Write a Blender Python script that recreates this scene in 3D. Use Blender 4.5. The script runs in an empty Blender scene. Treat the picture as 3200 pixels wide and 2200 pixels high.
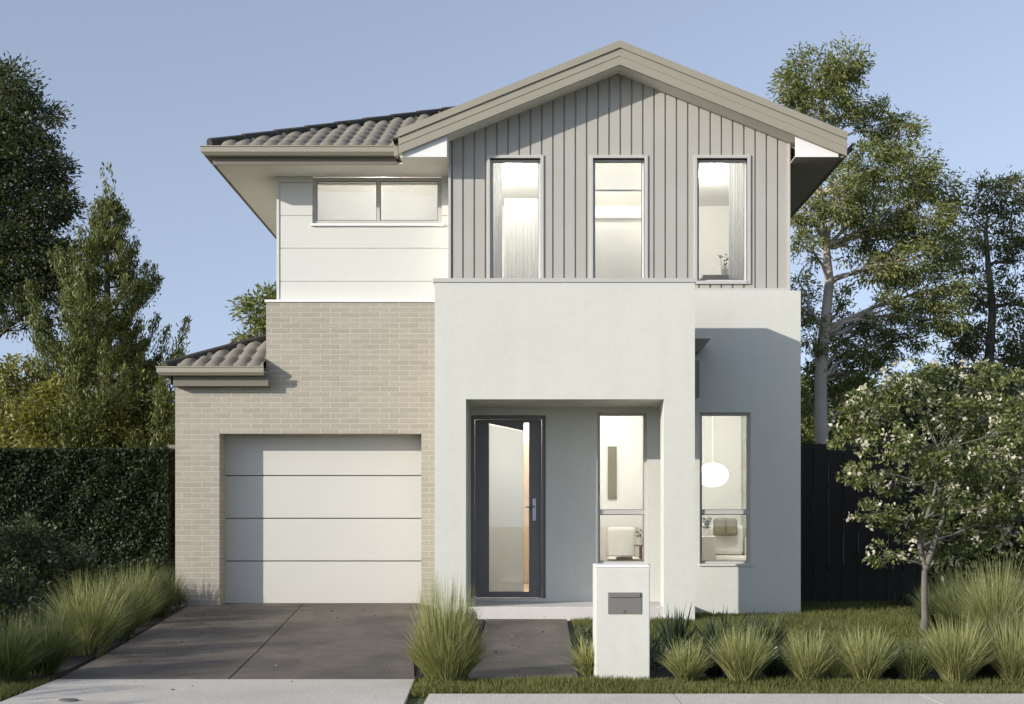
import bpy, math, random
import numpy as np
from mathutils import Vector

# ------------------------------------------------------------------ camera, sky, sun
C = bpy.context.scene
COL = C.collection
CH = 1.06                                   # camera height above the ground
cam_d = bpy.data.cameras.new("camera"); cam = bpy.data.objects.new("camera", cam_d); COL.objects.link(cam)
cam.location = (0, 0, CH); cam.rotation_euler = (math.radians(90), 0, 0)
cam_d.sensor_width = 36; cam_d.lens = 45.9
cam_d.shift_x = -0.0067; cam_d.shift_y = 0.1663
cam_d.clip_start = 0.1; cam_d.clip_end = 3000
C.camera = cam

SD = Vector((1.47, 1.0, -0.60)).normalized()          # direction the sunlight travels
w = bpy.data.worlds.new("World"); C.world = w; w.use_nodes = True
nt = w.node_tree; bg = nt.nodes["Background"]
sky = nt.nodes.new("ShaderNodeTexSky"); sky.sky_type = 'NISHITA'; sky.sun_disc = False
sky.sun_elevation = math.asin(-SD.z); sky.sun_rotation = math.atan2(-SD.x, -SD.y)
sky.air_density = 1.0; sky.dust_density = 0.6; sky.ozone_density = 3.0; sky.altitude = 0
tcw = nt.nodes.new("ShaderNodeTexCoord"); va = nt.nodes.new("ShaderNodeVectorMath"); va.operation = 'MULTIPLY_ADD'
va.inputs[1].default_value = (1, 1, .75); va.inputs[2].default_value = (0, 0, .16); vn = nt.nodes.new("ShaderNodeVectorMath"); vn.operation = 'NORMALIZE'
nt.links.new(tcw.outputs['Generated'], va.inputs[0]); nt.links.new(va.outputs[0], vn.inputs[0]); nt.links.new(vn.outputs[0], sky.inputs['Vector'])
hs = nt.nodes.new("ShaderNodeHueSaturation"); hs.inputs['Hue'].default_value = .507; hs.inputs['Saturation'].default_value = .62; hs.inputs['Value'].default_value = 1.38
nt.links.new(sky.outputs[0], hs.inputs['Color']); nt.links.new(hs.outputs[0], bg.inputs[0]); bg.inputs[1].default_value = 0.15
sd = bpy.data.lights.new("sun", 'SUN'); sun = bpy.data.objects.new("sun", sd); COL.objects.link(sun)
sd.energy = 4.6; sd.angle = math.radians(0.6); sd.color = (1.0, 0.945, 0.865)
sun.rotation_euler = SD.to_track_quat('-Z', 'Y').to_euler(); sun.location = (-20, -10, 20)
C.view_settings.view_transform = 'Standard'; C.view_settings.look = 'None'
C.view_settings.exposure = 0.0; C.view_settings.gamma = 1.0
C.render.engine = 'CYCLES'
C.cycles.max_bounces = 8; C.cycles.transparent_max_bounces = 12; C.cycles.caustics_reflective = False
C.cycles.caustics_refractive = False; C.cycles.use_denoising = True; C.cycles.sample_clamp_indirect = 4

R = random.Random(7); NR = np.random.default_rng(11)
F = 2960.0                                  # focal length in measuring pixels
def PX(vx, D): return (vx - 1176) * D / F   # metres right of the camera axis
def PZ(vy, D): return (1184 - vy) * D / F + CH

# ------------------------------------------------------------------ materials
def lin(c): return tuple(((x/12.92) if x <= .04045 else ((x+.055)/1.055)**2.4) for x in c)
class NB:
    def __init__(s, name):
        s.m = bpy.data.materials.new(name); s.m.use_nodes = True; s.t = s.m.node_tree
        s.p = s.t.nodes["Principled BSDF"]; s.out = s.t.nodes["Material Output"]
    def n(s, typ, **kw):
        x = s.t.nodes.new(typ)
        for k, v in kw.items():
            if k.startswith('i_'): x.inputs[k[2:].replace('_', ' ')].default_value = v
            else: setattr(x, k, v)
        return x
    def l(s, a, b): s.t.links.new(a, b)
    def coords(s, scale=(1,1,1), kind='Object'):
        tc = s.n("ShaderNodeTexCoord"); mp = s.n("ShaderNodeMapping"); mp.inputs['Scale'].default_value = scale
        s.l(tc.outputs[kind], mp.inputs[0]); return mp.outputs[0]
    def noise(s, vec, scale, detail=4, rough=.6):
        x = s.n("ShaderNodeTexNoise"); x.inputs['Scale'].default_value = scale; x.inputs['Detail'].default_value = detail
        x.inputs['Roughness'].default_value = rough
        s.l(vec, x.inputs['Vector']); return x.outputs[0]
    def ramp(s, fac, stops):
        x = s.n("ShaderNodeValToRGB"); e = x.color_ramp.elements
        while len(e) < len(stops): e.new(.5)
        for el, (p, c) in zip(e, stops): el.position = p; el.color = (*c, 1)
        s.l(fac, x.inputs[0]); return x.outputs[0]
    def mix(s, fac, a, b, mode='MIX'):
        x = s.n("ShaderNodeMix"); x.data_type = 'RGBA'; x.blend_type = mode
        for v, i in ((fac, 0), (a, 6), (b, 7)):
            if isinstance(v, (float, int)): x.inputs[i].default_value = v
            elif isinstance(v, tuple): x.inputs[i].default_value = (*v, 1)
            else: s.l(v, x.inputs[i])
        return x.outputs[2]
    def bump(s, h, strength, dist):
        x = s.n("ShaderNodeBump"); x.inputs['Strength'].default_value = strength; x.inputs['Distance'].default_value = dist
        s.l(h, x.inputs['Height']); s.l(x.outputs[0], s.p.inputs['Normal'])

def paint(name, col, rough=.6, var=.06, bs=0, bscale=60, spec=.4):
    b = NB(name); v = b.coords()
    n = b.noise(v, 1.3, 5); lo = tuple(c*(1-var) for c in col); hi = tuple(min(1, c*(1+var)) for c in col)
    b.l(b.ramp(n, [(.3, lo), (.7, hi)]), b.p.inputs['Base Color'])
    b.p.inputs['Roughness'].default_value = rough; b.p.inputs['Specular IOR Level'].default_value = spec
    if bs: b.bump(b.noise(v, bscale, 6, .7), bs, .004)
    return b.m

M = {}
def render_paint():
    b = NB('render_paint'); v = b.coords(); v2 = b.coords((5, 5, .35)); n = b.noise(v, .9, 6, .65); n2 = b.noise(v2, 1., 5, .6); n3 = b.noise(v, 14, 5, .7)
    c = b.ramp(n, [(.3, (.635, .632, .570)), (.7, (.665, .660, .595))])
    c = b.mix(1., c, b.ramp(n2, [(.35, (.98, .98, .975)), (.6, (1, 1, 1))]), 'MULTIPLY'); c = b.mix(1., c, b.ramp(n3, [(.35, (.975, .975, .97)), (.6, (1.01, 1.01, 1.01))]), 'MULTIPLY')
    b.l(c, b.p.inputs['Base Color']); b.p.inputs['Roughness'].default_value = .88; b.p.inputs['Specular IOR Level'].default_value = .2
    ad = b.n("ShaderNodeMath", operation='ADD'); b.l(b.noise(v, 110, 5, .75), ad.inputs[0]); b.l(b.noise(v, 9, 4, .6), ad.inputs[1]); b.bump(ad.outputs[0], .45, .005); return b.m
M['render'] = render_paint()
M['white_board'] = paint('white_board', (.645, .64, .585), .6, .02)
M['clad'] = paint('grey_cladding_paint', (.44, .42, .375), .6, .04)
M['fascia'] = paint('fascia_metal', (.33, .305, .235), .45, .04)
M['fascia_dark'] = paint('fascia_dark', (.19, .17, .13), .5, .04)
M['soffit'] = paint('soffit_board', (.80, .78, .70), .8, .02)
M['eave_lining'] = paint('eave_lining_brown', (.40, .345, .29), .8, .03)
M['white_trim'] = paint('white_trim', (.84, .83, .80), .5, .02)
M['frame'] = paint('window_frame_paint', (.52, .505, .465), .4, .02)
M['dark_frame'] = paint('charcoal_frame', (.165, .158, .148), .35, .05)
M['garage'] = paint('garage_door_paint', (.59, .575, .525), .45, .02, .15, 200)
M['steel'] = paint('brushed_steel', (.45, .45, .45), .3); M['steel'].node_tree.nodes["Principled BSDF"].inputs['Metallic'].default_value = 1
M['plate'] = paint('letterbox_plate', (.19, .18, .165), .4, .05)
M['black'] = paint('black_fence_paint', (.022, .019, .016), .7, .15)
M['inner'] = paint('interior_wall_paint', (.80, .78, .74), .8, .02)
M['timber'] = paint('floor_timber', (.42, .30, .20), .5, .1)
M['fabric'] = paint('fabric_white', (.82, .80, .77), .9, .05, .5, 400)
M['cushion'] = paint('cushion_brown', (.20, .175, .12), .9, .1, .5, 400)
M['olive'] = paint('olive_panel', (.13, .11, .05), .7, .2)
M['book'] = paint('book_cover', (.20, .15, .11), .6, .3)
M['bark'] = paint('bark', (.12, .095, .07), .9, .35, 1., 30)
M['palebark'] = paint('pale_gum_bark', (.50, .43, .36), .8, .25, .6, 14)
M['greybark'] = paint('grey_bark', (.16, .145, .125), .85, .25, .8, 30)
M['soil'] = paint('mulch', (.028, .020, .014), .95, .5, 1., 60)

b = NB('brick'); tc = b.n("ShaderNodeTexCoord"); sx = b.n("ShaderNodeSeparateXYZ"); b.l(tc.outputs['Object'], sx.inputs[0])
ad = b.n("ShaderNodeMath", operation='ADD'); b.l(sx.outputs[0], ad.inputs[0]); b.l(sx.outputs[1], ad.inputs[1])
cb = b.n("ShaderNodeCombineXYZ"); b.l(ad.outputs[0], cb.inputs[0]); b.l(sx.outputs[2], cb.inputs[1])
br = b.n("ShaderNodeTexBrick"); b.l(cb.outputs[0], br.inputs['Vector'])
br.inputs['Scale'].default_value = 1; br.inputs['Brick Width'].default_value = .24; br.inputs['Row Height'].default_value = .0645
br.inputs['Mortar Size'].default_value = .0052; br.inputs['Mortar Smooth'].default_value = .25; br.inputs['Bias'].default_value = 0
br.inputs['Color1'].default_value = (.35, .318, .255, 1); br.inputs['Color2'].default_value = (.415, .378, .305, 1)
br.inputs['Mortar'].default_value = (.60, .56, .475, 1); br.offset = .5
st = b.n("ShaderNodeMapping"); st.inputs['Scale'].default_value = (3, 3, 60); b.l(tc.outputs['Object'], st.inputs[0])
n1 = b.noise(st.outputs[0], 1.6, 5)
c1 = b.mix(.28, br.outputs['Color'], b.ramp(n1, [(.3, (.27, .24, .195)), (.7, (.52, .465, .38))]))
n2 = b.noise(tc.outputs['Object'], 1.1, 3)
c2 = b.mix(1.0, c1, b.ramp(n2, [(.3, (.92, .92, .92)), (.7, (1.0, 1.0, 1.0))]), 'MULTIPLY')
b.l(c2, b.p.inputs['Base Color']); b.p.inputs['Roughness'].default_value = .85
iv = b.n("ShaderNodeMath", operation='MULTIPLY_ADD'); iv.inputs[1].default_value = -1; iv.inputs[2].default_value = 1
b.l(br.outputs['Fac'], iv.inputs[0]); b.bump(iv.outputs[0], .7, .006); M['brick'] = b.m

def concrete(name, col, col2, fine=140):
    b = NB(name); v = b.coords(); n = b.noise(v, .9, 6, .65); f = b.noise(v, fine, 3)
    base = b.ramp(n, [(.32, col), (.68, col2)])
    sp = b.ramp(f, [(.42, (.72, .72, .72)), (.58, (1.25, 1.22, 1.2))])
    b.l(b.mix(1., base, sp, 'MULTIPLY'), b.p.inputs['Base Color'])
    b.p.inputs['Roughness'].default_value = .8; b.bump(f, .4, .003); return b.m
def dark_concrete():
    b = NB('driveway_concrete'); v = b.coords(); v2 = b.coords((1, .35, 1))
    n = b.noise(v, .55, 7, .7); f = b.noise(v, 160, 3); mid = b.noise(v, 5, 6, .75); st = b.noise(v2, 1.7, 4, .5)
    base = b.ramp(n, [(.3, (.100, .080, .060)), (.7, (.190, .158, .122))])
    c = b.mix(.55, base, b.ramp(mid, [(.3, (.08, .065, .050)), (.72, (.22, .184, .145))]))
    c = b.mix(1., c, b.ramp(st, [(.42, (.70, .70, .70)), (.58, (1.05, 1.05, 1.05))]), 'MULTIPLY')
    c = b.mix(1., c, b.ramp(f, [(.40, (.66, .66, .66)), (.6, (1.35, 1.33, 1.3))]), 'MULTIPLY')
    b.l(c, b.p.inputs['Base Color']); b.p.inputs['Roughness'].default_value = .75; b.bump(f, .5, .004); return b.m
M['drive'] = dark_concrete()
M['paleconc'] = concrete('pale_concrete', (.52, .485, .415), (.64, .595, .51))
M['step'] = concrete('porch_slab', (.58, .555, .52), (.68, .655, .61))

b = NB('ground_grass'); v = b.coords(); n = b.noise(v, .7, 6); f = b.noise(v, 60, 3)
b.l(b.mix(.5, b.ramp(n, [(.3, (.06, .075, .022)), (.7, (.11, .125, .04))]), b.ramp(f, [(.3, (.04, .05, .015)), (.7, (.13, .145, .05))])), b.p.inputs['Base Color'])
b.p.inputs['Roughness'].default_value = .95; b.bump(f, 1., .02); M['turf'] = b.m

def tiles_mat():
    b = NB('roof_tile'); v = b.coords(); n = b.noise(v, 2.2, 5); f = b.noise(v, 40, 4)
    b.l(b.mix(.4, b.ramp(n, [(.3, (.14, .125, .10)), (.7, (.25, .225, .18))]), b.ramp(f, [(.3, (.14, .13, .11)), (.7, (.36, .33, .28))])), b.p.inputs['Base Color'])
    b.p.inputs['Roughness'].default_value = .8; b.bump(f, .4, .004); return b.m
M['tile'] = tiles_mat(); M['ridge'] = paint('shade_toned_ridge_tile', (.05, .047, .042), .8, .2)  # near-black ridge: the shaded side of the hip is put into the colour

def leaf_mat(name, stops, trans=.35, rough=.45, spec=.4, tip=None):
    b = NB(name); g = b.n("ShaderNodeNewGeometry")
    v = b.coords(); n = b.noise(v, 1.1, 2)
    ad = b.n("ShaderNodeMath", operation='MULTIPLY_ADD'); ad.inputs[1].default_value = .55
    b.l(g.outputs['Random Per Island'], ad.inputs[0])
    m2 = b.n("ShaderNodeMath", operation='MULTIPLY'); m2.inputs[1].default_value = .45; b.l(n, m2.inputs[0])
    b.l(m2.outputs[0], ad.inputs[2])
    c = b.ramp(ad.outputs[0], stops)
    if tip:                                     # drier straw-coloured blade ends
        tc = b.n("ShaderNodeTexCoord"); sz_ = b.n("ShaderNodeSeparateXYZ"); b.l(tc.outputs['Generated'], sz_.inputs[0])
        pw = b.n("ShaderNodeMath", operation='POWER'); pw.inputs[1].default_value = 2.; b.l(sz_.outputs[2], pw.inputs[0])
        m3 = b.n("ShaderNodeMath", operation='MULTIPLY'); m3.inputs[1].default_value = .6; b.l(pw.outputs[0], m3.inputs[0]); c = b.mix(m3.outputs[0], c, tip)
    b.l(c, b.p.inputs['Base Color']); b.p.inputs['Roughness'].default_value = rough
    b.p.inputs['Specular IOR Level'].default_value = spec
    tr = b.n("ShaderNodeBsdfTranslucent"); mx = b.n("ShaderNodeMixShader"); mx.inputs[0].default_value = trans
    bt = b.mix(1., c, (1.25, 1.3, .6), 'MULTIPLY'); b.l(bt, tr.inputs[0])
    b.l(b.p.outputs[0], mx.inputs[1]); b.l(tr.outputs[0], mx.inputs[2]); b.l(mx.outputs[0], b.out.inputs[0]); return b.m
M['leaf_gum'] = leaf_mat('gum_leaves', [(.12, (0.0878, 0.1087, 0.0379)), (.5, (0.1950, 0.2156, 0.0725)), (.85, (0.3705, 0.3562, 0.1380))])
M['leaf_dark'] = leaf_mat('dark_leaves', [(.15, (0.0290, 0.0406, 0.0203)), (.5, (0.0653, 0.0812, 0.0348)), (.85, (0.1377, 0.1522, 0.0653))], .25)
M['leaf_gum2'] = leaf_mat('olive_dark_leaves', [(.15, (0.0546, 0.0661, 0.0277)), (.5, (0.1326, 0.1438, 0.0529)), (.85, (0.2730, 0.2659, 0.1072))], .3)
M['leaf_con'] = leaf_mat('conifer_needles', [(.15, (0.0488, 0.0684, 0.0215)), (.5, (0.1219, 0.1440, 0.0396)), (.85, (0.2812, 0.2790, 0.0908))], .25)
M['leaf_hedge'] = leaf_mat('hedge_leaves', [(.15, (0.0165, 0.0275, 0.0110)), (.5, (0.0330, 0.0500, 0.0180)), (.85, (0.0688, 0.0900, 0.0300))], .15, .55, .3)
M['leaf_shrub'] = leaf_mat('shrub_leaves', [(.15, (0.1170, 0.1268, 0.0358)), (.5, (0.2146, 0.2146, 0.0626)), (.85, (0.3704, 0.3314, 0.0983))])
M['leaf_mag'] = leaf_mat('glossy_leaves', [(.15, (.045, .065, .02)), (.5, (.13, .155, .05)), (.85, (.33, .34, .13))], .3, .4, .5)
M['blossom'] = leaf_mat('blossom', [(.15, (.55, .50, .38)), (.85, (.75, .70, .58))], .3)
M['grass_light'] = leaf_mat('light_grass', [(.12, (.11, .125, .045)), (.42, (.23, .24, .095)), (.66, (.40, .39, .18)), (.9, (.62, .56, .33))], .35, .5, tip=(.44, .45, .20))
M['grass_mid'] = leaf_mat('mid_grass', [(.15, (.042, .058, .022)), (.5, (.10, .125, .045)), (.85, (.27, .27, .11))], .3, .5, tip=(.28, .29, .12))
M['grass_dark'] = leaf_mat('dark_flax', [(.15, (0.0144, 0.0264, 0.0168)), (.5, (0.0336, 0.0504, 0.0240)), (.85, (0.0720, 0.0960, 0.0360))], .15, .35, .6)
M['lawn'] = leaf_mat('lawn_blades', [(.15, (.065, .08, .02)), (.5, (.125, .14, .036)), (.85, (.23, .22, .07))], .3, .6)

b = NB('window_glass'); b.t.nodes.remove(b.p)
tr = b.n("ShaderNodeBsdfTransparent"); gl = b.n("ShaderNodeBsdfGlossy"); gl.inputs['Roughness'].default_value = .01
tr.inputs[0].default_value = (.93, .95, .94, 1)
fr = b.n("ShaderNodeFresnel"); fr.inputs[0].default_value = 1.6
ma = b.n("ShaderNodeMath", operation='MULTIPLY_ADD'); ma.inputs[1].default_value = 1.1; ma.inputs[2].default_value = .01; b.l(fr.outputs[0], ma.inputs[0])
mx = b.n("ShaderNodeMixShader"); b.l(ma.outputs[0], mx.inputs[0]); b.l(tr.outputs[0], mx.inputs[1]); b.l(gl.outputs[0], mx.inputs[2]); b.l(mx.outputs[0], b.out.inputs[0]); M['glass'] = b.m
def emit(name, col, s):
    b = NB(name); b.p.inputs['Base Color'].default_value = (*col, 1); b.p.inputs['Emission Color'].default_value = (*col, 1)
    b.p.inputs['Emission Strength'].default_value = s; return b.m
M['lamp'] = emit('lit_lamp_glass', (1, .95, .87), 1.3)
M['down'] = emit('lit_downlight', (1, .9, .78), 6)
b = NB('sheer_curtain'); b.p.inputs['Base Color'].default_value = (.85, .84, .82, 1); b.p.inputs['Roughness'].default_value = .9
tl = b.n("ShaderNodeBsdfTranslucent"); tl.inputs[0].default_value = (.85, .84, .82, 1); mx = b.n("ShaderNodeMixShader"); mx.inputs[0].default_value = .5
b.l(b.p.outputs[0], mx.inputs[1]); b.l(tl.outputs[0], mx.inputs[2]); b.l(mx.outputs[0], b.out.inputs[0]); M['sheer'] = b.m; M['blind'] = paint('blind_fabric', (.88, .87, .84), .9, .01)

# ------------------------------------------------------------------ mesh helpers
class MB:
    def __init__(s): s.v = []; s.f = []; s.mi = []; s.cur = 0
    def face(s, pts):
        i = len(s.v); s.v += [tuple(p) for p in pts]; s.f.append(tuple(range(i, i+len(pts)))); s.mi.append(s.cur)
    def box(s, x0, x1, y0, y1, z0, z1):
        i = len(s.v)
        s.v += [(x0,y0,z0),(x1,y0,z0),(x1,y1,z0),(x0,y1,z0),(x0,y0,z1),(x1,y0,z1),(x1,y1,z1),(x0,y1,z1)]
        for q in ((0,3,2,1),(4,5,6,7),(0,1,5,4),(1,2,6,5),(2,3,7,6),(3,0,4,7)): s.f.append(tuple(i+k for k in q)); s.mi.append(s.cur)
    def prism(s, poly, y0, y1):                 # poly in x,z (counter-clockwise seen from the front)
        n = len(poly); i = len(s.v)
        s.v += [(x, y0, z) for x, z in poly] + [(x, y1, z) for x, z in poly]
        s.f.append(tuple(range(i, i+n))); s.mi.append(s.cur)
        s.f.append(tuple(i+n+k for k in reversed(range(n)))); s.mi.append(s.cur)
        for k in range(n): s.f.append((i+k, i+n+k, i+n+(k+1) % n, i+(k+1) % n)); s.mi.append(s.cur)
    def hprism(s, poly, z0, z1):                # poly in x,y
        n = len(poly); i = len(s.v)
        s.v += [(x, y, z0) for x, y in poly] + [(x, y, z1) for x, y in poly]
        s.f.append(tuple(i+k for k in reversed(range(n)))); s.mi.append(s.cur)
        s.f.append(tuple(i+n+k for k in range(n))); s.mi.append(s.cur)
        for k in range(n): s.f.append((i+k, i+(k+1) % n, i+n+(k+1) % n, i+n+k)); s.mi.append(s.cur)
    def tube(s, pts, rad, seg=8, cap=True):
        pts = [Vector(p) for p in pts]; n = len(pts); i0 = len(s.v)
        if not hasattr(rad, '__len__'): rad = [rad]*n
        up = Vector((.31, .2, .93))
        for k in range(n):
            t = (pts[min(k+1, n-1)] - pts[max(k-1, 0)]).normalized()
            a = t.cross(up)
            if a.length < .05: a = t.cross(Vector((1, 0, 0)))
            a.normalize(); c = t.cross(a)
            for j in range(seg):
                an = 2*math.pi*j/seg; s.v.append(tuple(pts[k] + (a*math.cos(an) + c*math.sin(an))*rad[k]))
        for k in range(n-1):
            for j in range(seg):
                q = i0+k*seg+j; q2 = i0+k*seg+(j+1) % seg
                s.f.append((q, q2, q2+seg, q+seg)); s.mi.append(s.cur)
        if cap:
            s.f.append(tuple(i0+j for j in reversed(range(seg)))); s.mi.append(s.cur)
            s.f.append(tuple(i0+(n-1)*seg+j for j in range(seg))); s.mi.append(s.cur)
    def lathe(s, prof, c=(0,0,0), seg=24, sx=1, sy=1):
        i0 = len(s.v); n = len(prof)
        for r, z in prof:
            for j in range(seg):
                a = 2*math.pi*j/seg; s.v.append((c[0]+r*math.cos(a)*sx, c[1]+r*math.sin(a)*sy, c[2]+z))
        for k in range(n-1):
            for j in range(seg):
                q = i0+k*seg+j; q2 = i0+k*seg+(j+1) % seg
                s.f.append((q, q2, q2+seg, q+seg)); s.mi.append(s.cur)
    def build(s, name, mats, parent=None, smooth=False, bevel=0):
        me = bpy.data.meshes.new(name); me.from_pydata(s.v, [], s.f)
        if not isinstance(mats, (list, tuple)): mats = [mats]
        for m in mats: me.materials.append(m)
        me.polygons.foreach_set('material_index', s.mi)
        if smooth: me.polygons.foreach_set('use_smooth', [True]*len(s.f))
        me.update()
        o = bpy.data.objects.new(name, me); COL.objects.link(o)
        if parent: o.parent = parent; o.matrix_parent_inverse = parent.matrix_world.inverted() if False else o.matrix_parent_inverse
        if parent and (parent.location.length > 0 or (parent.parent and parent.parent.location.length > 0)):
            off = Vector(parent.location) + (Vector(parent.parent.location) if parent.parent else Vector())
            me.transform(__import__('mathutils').Matrix.Translation(-off))
        if bevel:
            bv = o.modifiers.new('bevel', 'BEVEL'); bv.width = bevel; bv.segments = 2; bv.limit_method = 'ANGLE'
        return o
def tag(o, label, cat, group=None, kind=None):
    if label: o['label'] = label
    if cat: o['category'] = cat
    if group: o['group'] = group
    if kind: o['kind'] = kind
    return o
def thing(name, label, cat, loc=(0,0,0), group=None):
    o = bpy.data.objects.new(name, None); COL.objects.link(o); o.location = loc; o.empty_display_size = .2
    return tag(o, label, cat, group)
def one(mb, name, mats, label, cat, group=None, origin=(0,0,0), **kw):
    o = mb.build(name, mats, **kw)
    if origin != (0,0,0):
        o.data.transform(__import__('mathutils').Matrix.Translation(-Vector(origin))); o.location = origin
    return tag(o, label, cat, group)
def struct(mb, name, mats, **kw): return tag(mb.build(name, mats, **kw), None, None, kind='structure')
def np_mesh(name, V, Fc, mats, mi=None, parent=None, k=4):
    me = bpy.data.meshes.new(name); nf = len(Fc)
    me.vertices.add(len(V)); me.vertices.foreach_set('co', np.ascontiguousarray(V, dtype=np.float32).ravel())
    me.loops.add(nf*k); me.loops.foreach_set('vertex_index', np.ascontiguousarray(Fc, dtype=np.int32).ravel())
    me.polygons.add(nf); me.polygons.foreach_set('loop_start', np.arange(0, nf*k, k, dtype=np.int32))
    if mi is not None: me.polygons.foreach_set('material_index', np.ascontiguousarray(mi, dtype=np.int32))
    for m in (mats if isinstance(mats, (list, tuple)) else [mats]): me.materials.append(m)
    me.update(calc_edges=True); me.validate()
    o = bpy.data.objects.new(name, me); COL.objects.link(o)
    if parent:
        o.parent = parent; me.transform(__import__('mathutils').Matrix.Translation(-Vector(parent.location)))
    return o
def wall_holes(mb, x0, x1, z0, z1, y0, y1, holes):
    xs = sorted({x0, x1, *[h[0] for h in holes], *[h[1] for h in holes]}); zs = sorted({z0, z1, *[h[2] for h in holes], *[h[3] for h in holes]})
    xs = [x for x in xs if x0 <= x <= x1]; zs = [z for z in zs if z0 <= z <= z1]
    def solid(i, j):
        if i < 0 or j < 0 or i >= len(xs)-1 or j >= len(zs)-1: return False
        cx = (xs[i]+xs[i+1])/2; cz = (zs[j]+zs[j+1])/2
        return not any(h[0] < cx < h[1] and h[2] < cz < h[3] for h in holes)
    for i in range(len(xs)-1):
        for j in range(len(zs)-1):
            if not solid(i, j): continue
            a, b_, c, d = xs[i], xs[i+1], zs[j], zs[j+1]
            mb.face([(a,y0,c),(b_,y0,c),(b_,y0,d),(a,y0,d)]); mb.face([(b_,y1,c),(a,y1,c),(a,y1,d),(b_,y1,d)])
            if not solid(i-1, j): mb.face([(a,y1,c),(a,y0,c),(a,y0,d),(a,y1,d)])
            if not solid(i+1, j): mb.face([(b_,y0,c),(b_,y1,c),(b_,y1,d),(b_,y0,d)])
            if not solid(i, j-1): mb.face([(a,y1,c),(b_,y1,c),(b_,y0,c),(a,y0,c)])
            if not solid(i, j+1): mb.face([(a,y0,d),(b_,y0,d),(b_,y1,d),(a,y1,d)])

# ------------------------------------------------------------------ ground, drive, paths
m = MB(); m.face([(-900,-300,-.02),(900,-300,-.02),(900,1500,-.02),(-900,1500,-.02)]); struct(m, 'ground', M['turf'])
DE = 16.17                                   # garage door plane
jx0, jx1 = -2.13, -2.66                      # saw-cut joint across the drive
def slab(poly, zf):
    n = len(poly); top = [(x, y, zf(y)) for x, y in poly]
    m.face(top); 
    for k in range(n):
        a, b_ = top[k], top[(k+1) % n]; m.face([a, (a[0],a[1],-.05), (b_[0],b_[1],-.05), b_])
zf = lambda y: .004 + max(0, (y-10.5))/(16.2-10.5)*.056
m = MB(); jt = 10.55; g = .006
def lx(y): return -3.1 - .8*(y-8.78)/(15.3-8.78)
def jx(y): return jx0 + (jx1-jx0)*(y-10.6)/(16.1-10.6)
slab([(lx(8.78),8.78),(jx(8.78)-g,8.78),(jx(jt)-g,jt-g),(lx(jt),jt-g)], zf)
slab([(jx(8.78)+g,8.78),(-.70,8.78),(-.86,jt-g),(jx(jt)+g,jt-g)], zf)
slab([(lx(jt),jt+g),(jx(jt)-g,jt+g),(jx(16.3)-g,16.3),(-3.95,16.3),(-3.95,15.5)], zf)
slab([(jx(jt)+g,jt+g),(-.86,jt+g),(-1.1,16.3),(jx(16.3)+g,16.3)], zf)
struct(m, 'driveway', M['drive'])
m = MB(); m.box(-3.95,-.7,8.79,16.4,-.1,-.012); struct(m, 'driveway_base', M['soil'])
m = MB(); slab([(-3.1,8.77),(-3.02,7.2),(-.66,7.2),(-.70,8.77)], lambda y:.006); struct(m, 'crossover', M['paleconc'])
m = MB(); slab([(-.344,8.80),(.40,8.80),(.455,11.4),(-.345,11.4)], lambda y:.008); slab([(-.345,11.412),(.455,11.412),(.52,14.2),(-.35,14.2)], lambda y:.008); struct(m, 'path', M['drive'])
m = MB(); 
for k in range(-4, 8): m.box(-.55+k*1.5+ (0), -.55+(k+1)*1.5-.008, 5.2, 8.0, -.05, .010) if k >= 0 else None
m.box(-.655,-.558,5.2,7.19,-.05,.010)
struct(m, 'pavement', M['paleconc'])
m = MB(); m.box(-14,-3.04,5.2,7.6,-.05,.009); struct(m, 'pavement', M['paleconc'])
m = MB(); m.box(-40,40,-8,5.0,-.05,-.004); struct(m, 'road', concrete('asphalt', (.13,.12,.105), (.17,.16,.14)))
m = MB()
m.hprism([(-.70,8.82),(-.36,8.82),(-.36,14.2),(-.9,14.2)], -.03, .006)
m.hprism([(.42,8.82),(9,8.82),(9,10.1),(.70,10.1),(.60,11.2),(.47,11.2)], -.03, .006)
m.hprism([(-9,8.82),(-3.16,8.82),(-3.97,15.2),(-4.0,17.5),(-9,17.5)], -.03, .006)
m.hprism([(4.6,12.6),(9,12.6),(9,17.5),(4.9,17.5)], -.03, .007)
struct(m, 'garden_bed', M['soil'])

# lawn blades (one uncountable mass)
def blades(n, regions, h0, h1, wd):
    areas = np.array([(r[1]-r[0])*(r[3]-r[2])*r[4] for r in regions]); pr = areas/areas.sum()
    V = []
    for r, q in zip(regions, pr):
        k = int(n*q); x = NR.uniform(r[0], r[1], k); y = NR.uniform(r[2], r[3], k)
        h = NR.uniform(h0, h1, k)*(.65+.5*np.abs(np.sin(x*2.1+np.sin(y*3)))); an = NR.uniform(0, 2*np.pi, k)
        dx = np.cos(an)*wd/2; dy = np.sin(an)*wd/2; lx_ = NR.normal(0, .35, k)*h; ly_ = NR.normal(0, .35, k)*h
        z = np.full(k, -.02)
        V.append(np.stack([np.stack([x-dx, y-dy, z], 1), np.stack([x+dx, y+dy, z], 1), np.stack([x+lx_, y+ly_, z+h], 1)], 1))
    V = np.concatenate(V).reshape(-1, 3); Fc = np.arange(len(V)).reshape(-1, 3)
    return V, Fc
V, Fc = blades(150000, [(-.66,6.5,8.01,8.79,3.2),(-6,-3.1,7.62,8.8,2.5),(.72,6.5,10.1,15.2,1.),(.56,.75,11.2,14.3,1.2),(3.35,7,15.2,17.4,.8),(-.68,-.36,8.7,8.85,2)], .03, .065, .009)
o = np_mesh('lawn', V, Fc, M['lawn'], k=3); o['kind'] = 'stuff'; o['label'] = 'short mown green lawn between the path, the bed and the house'; o['category'] = 'grass'

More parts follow.
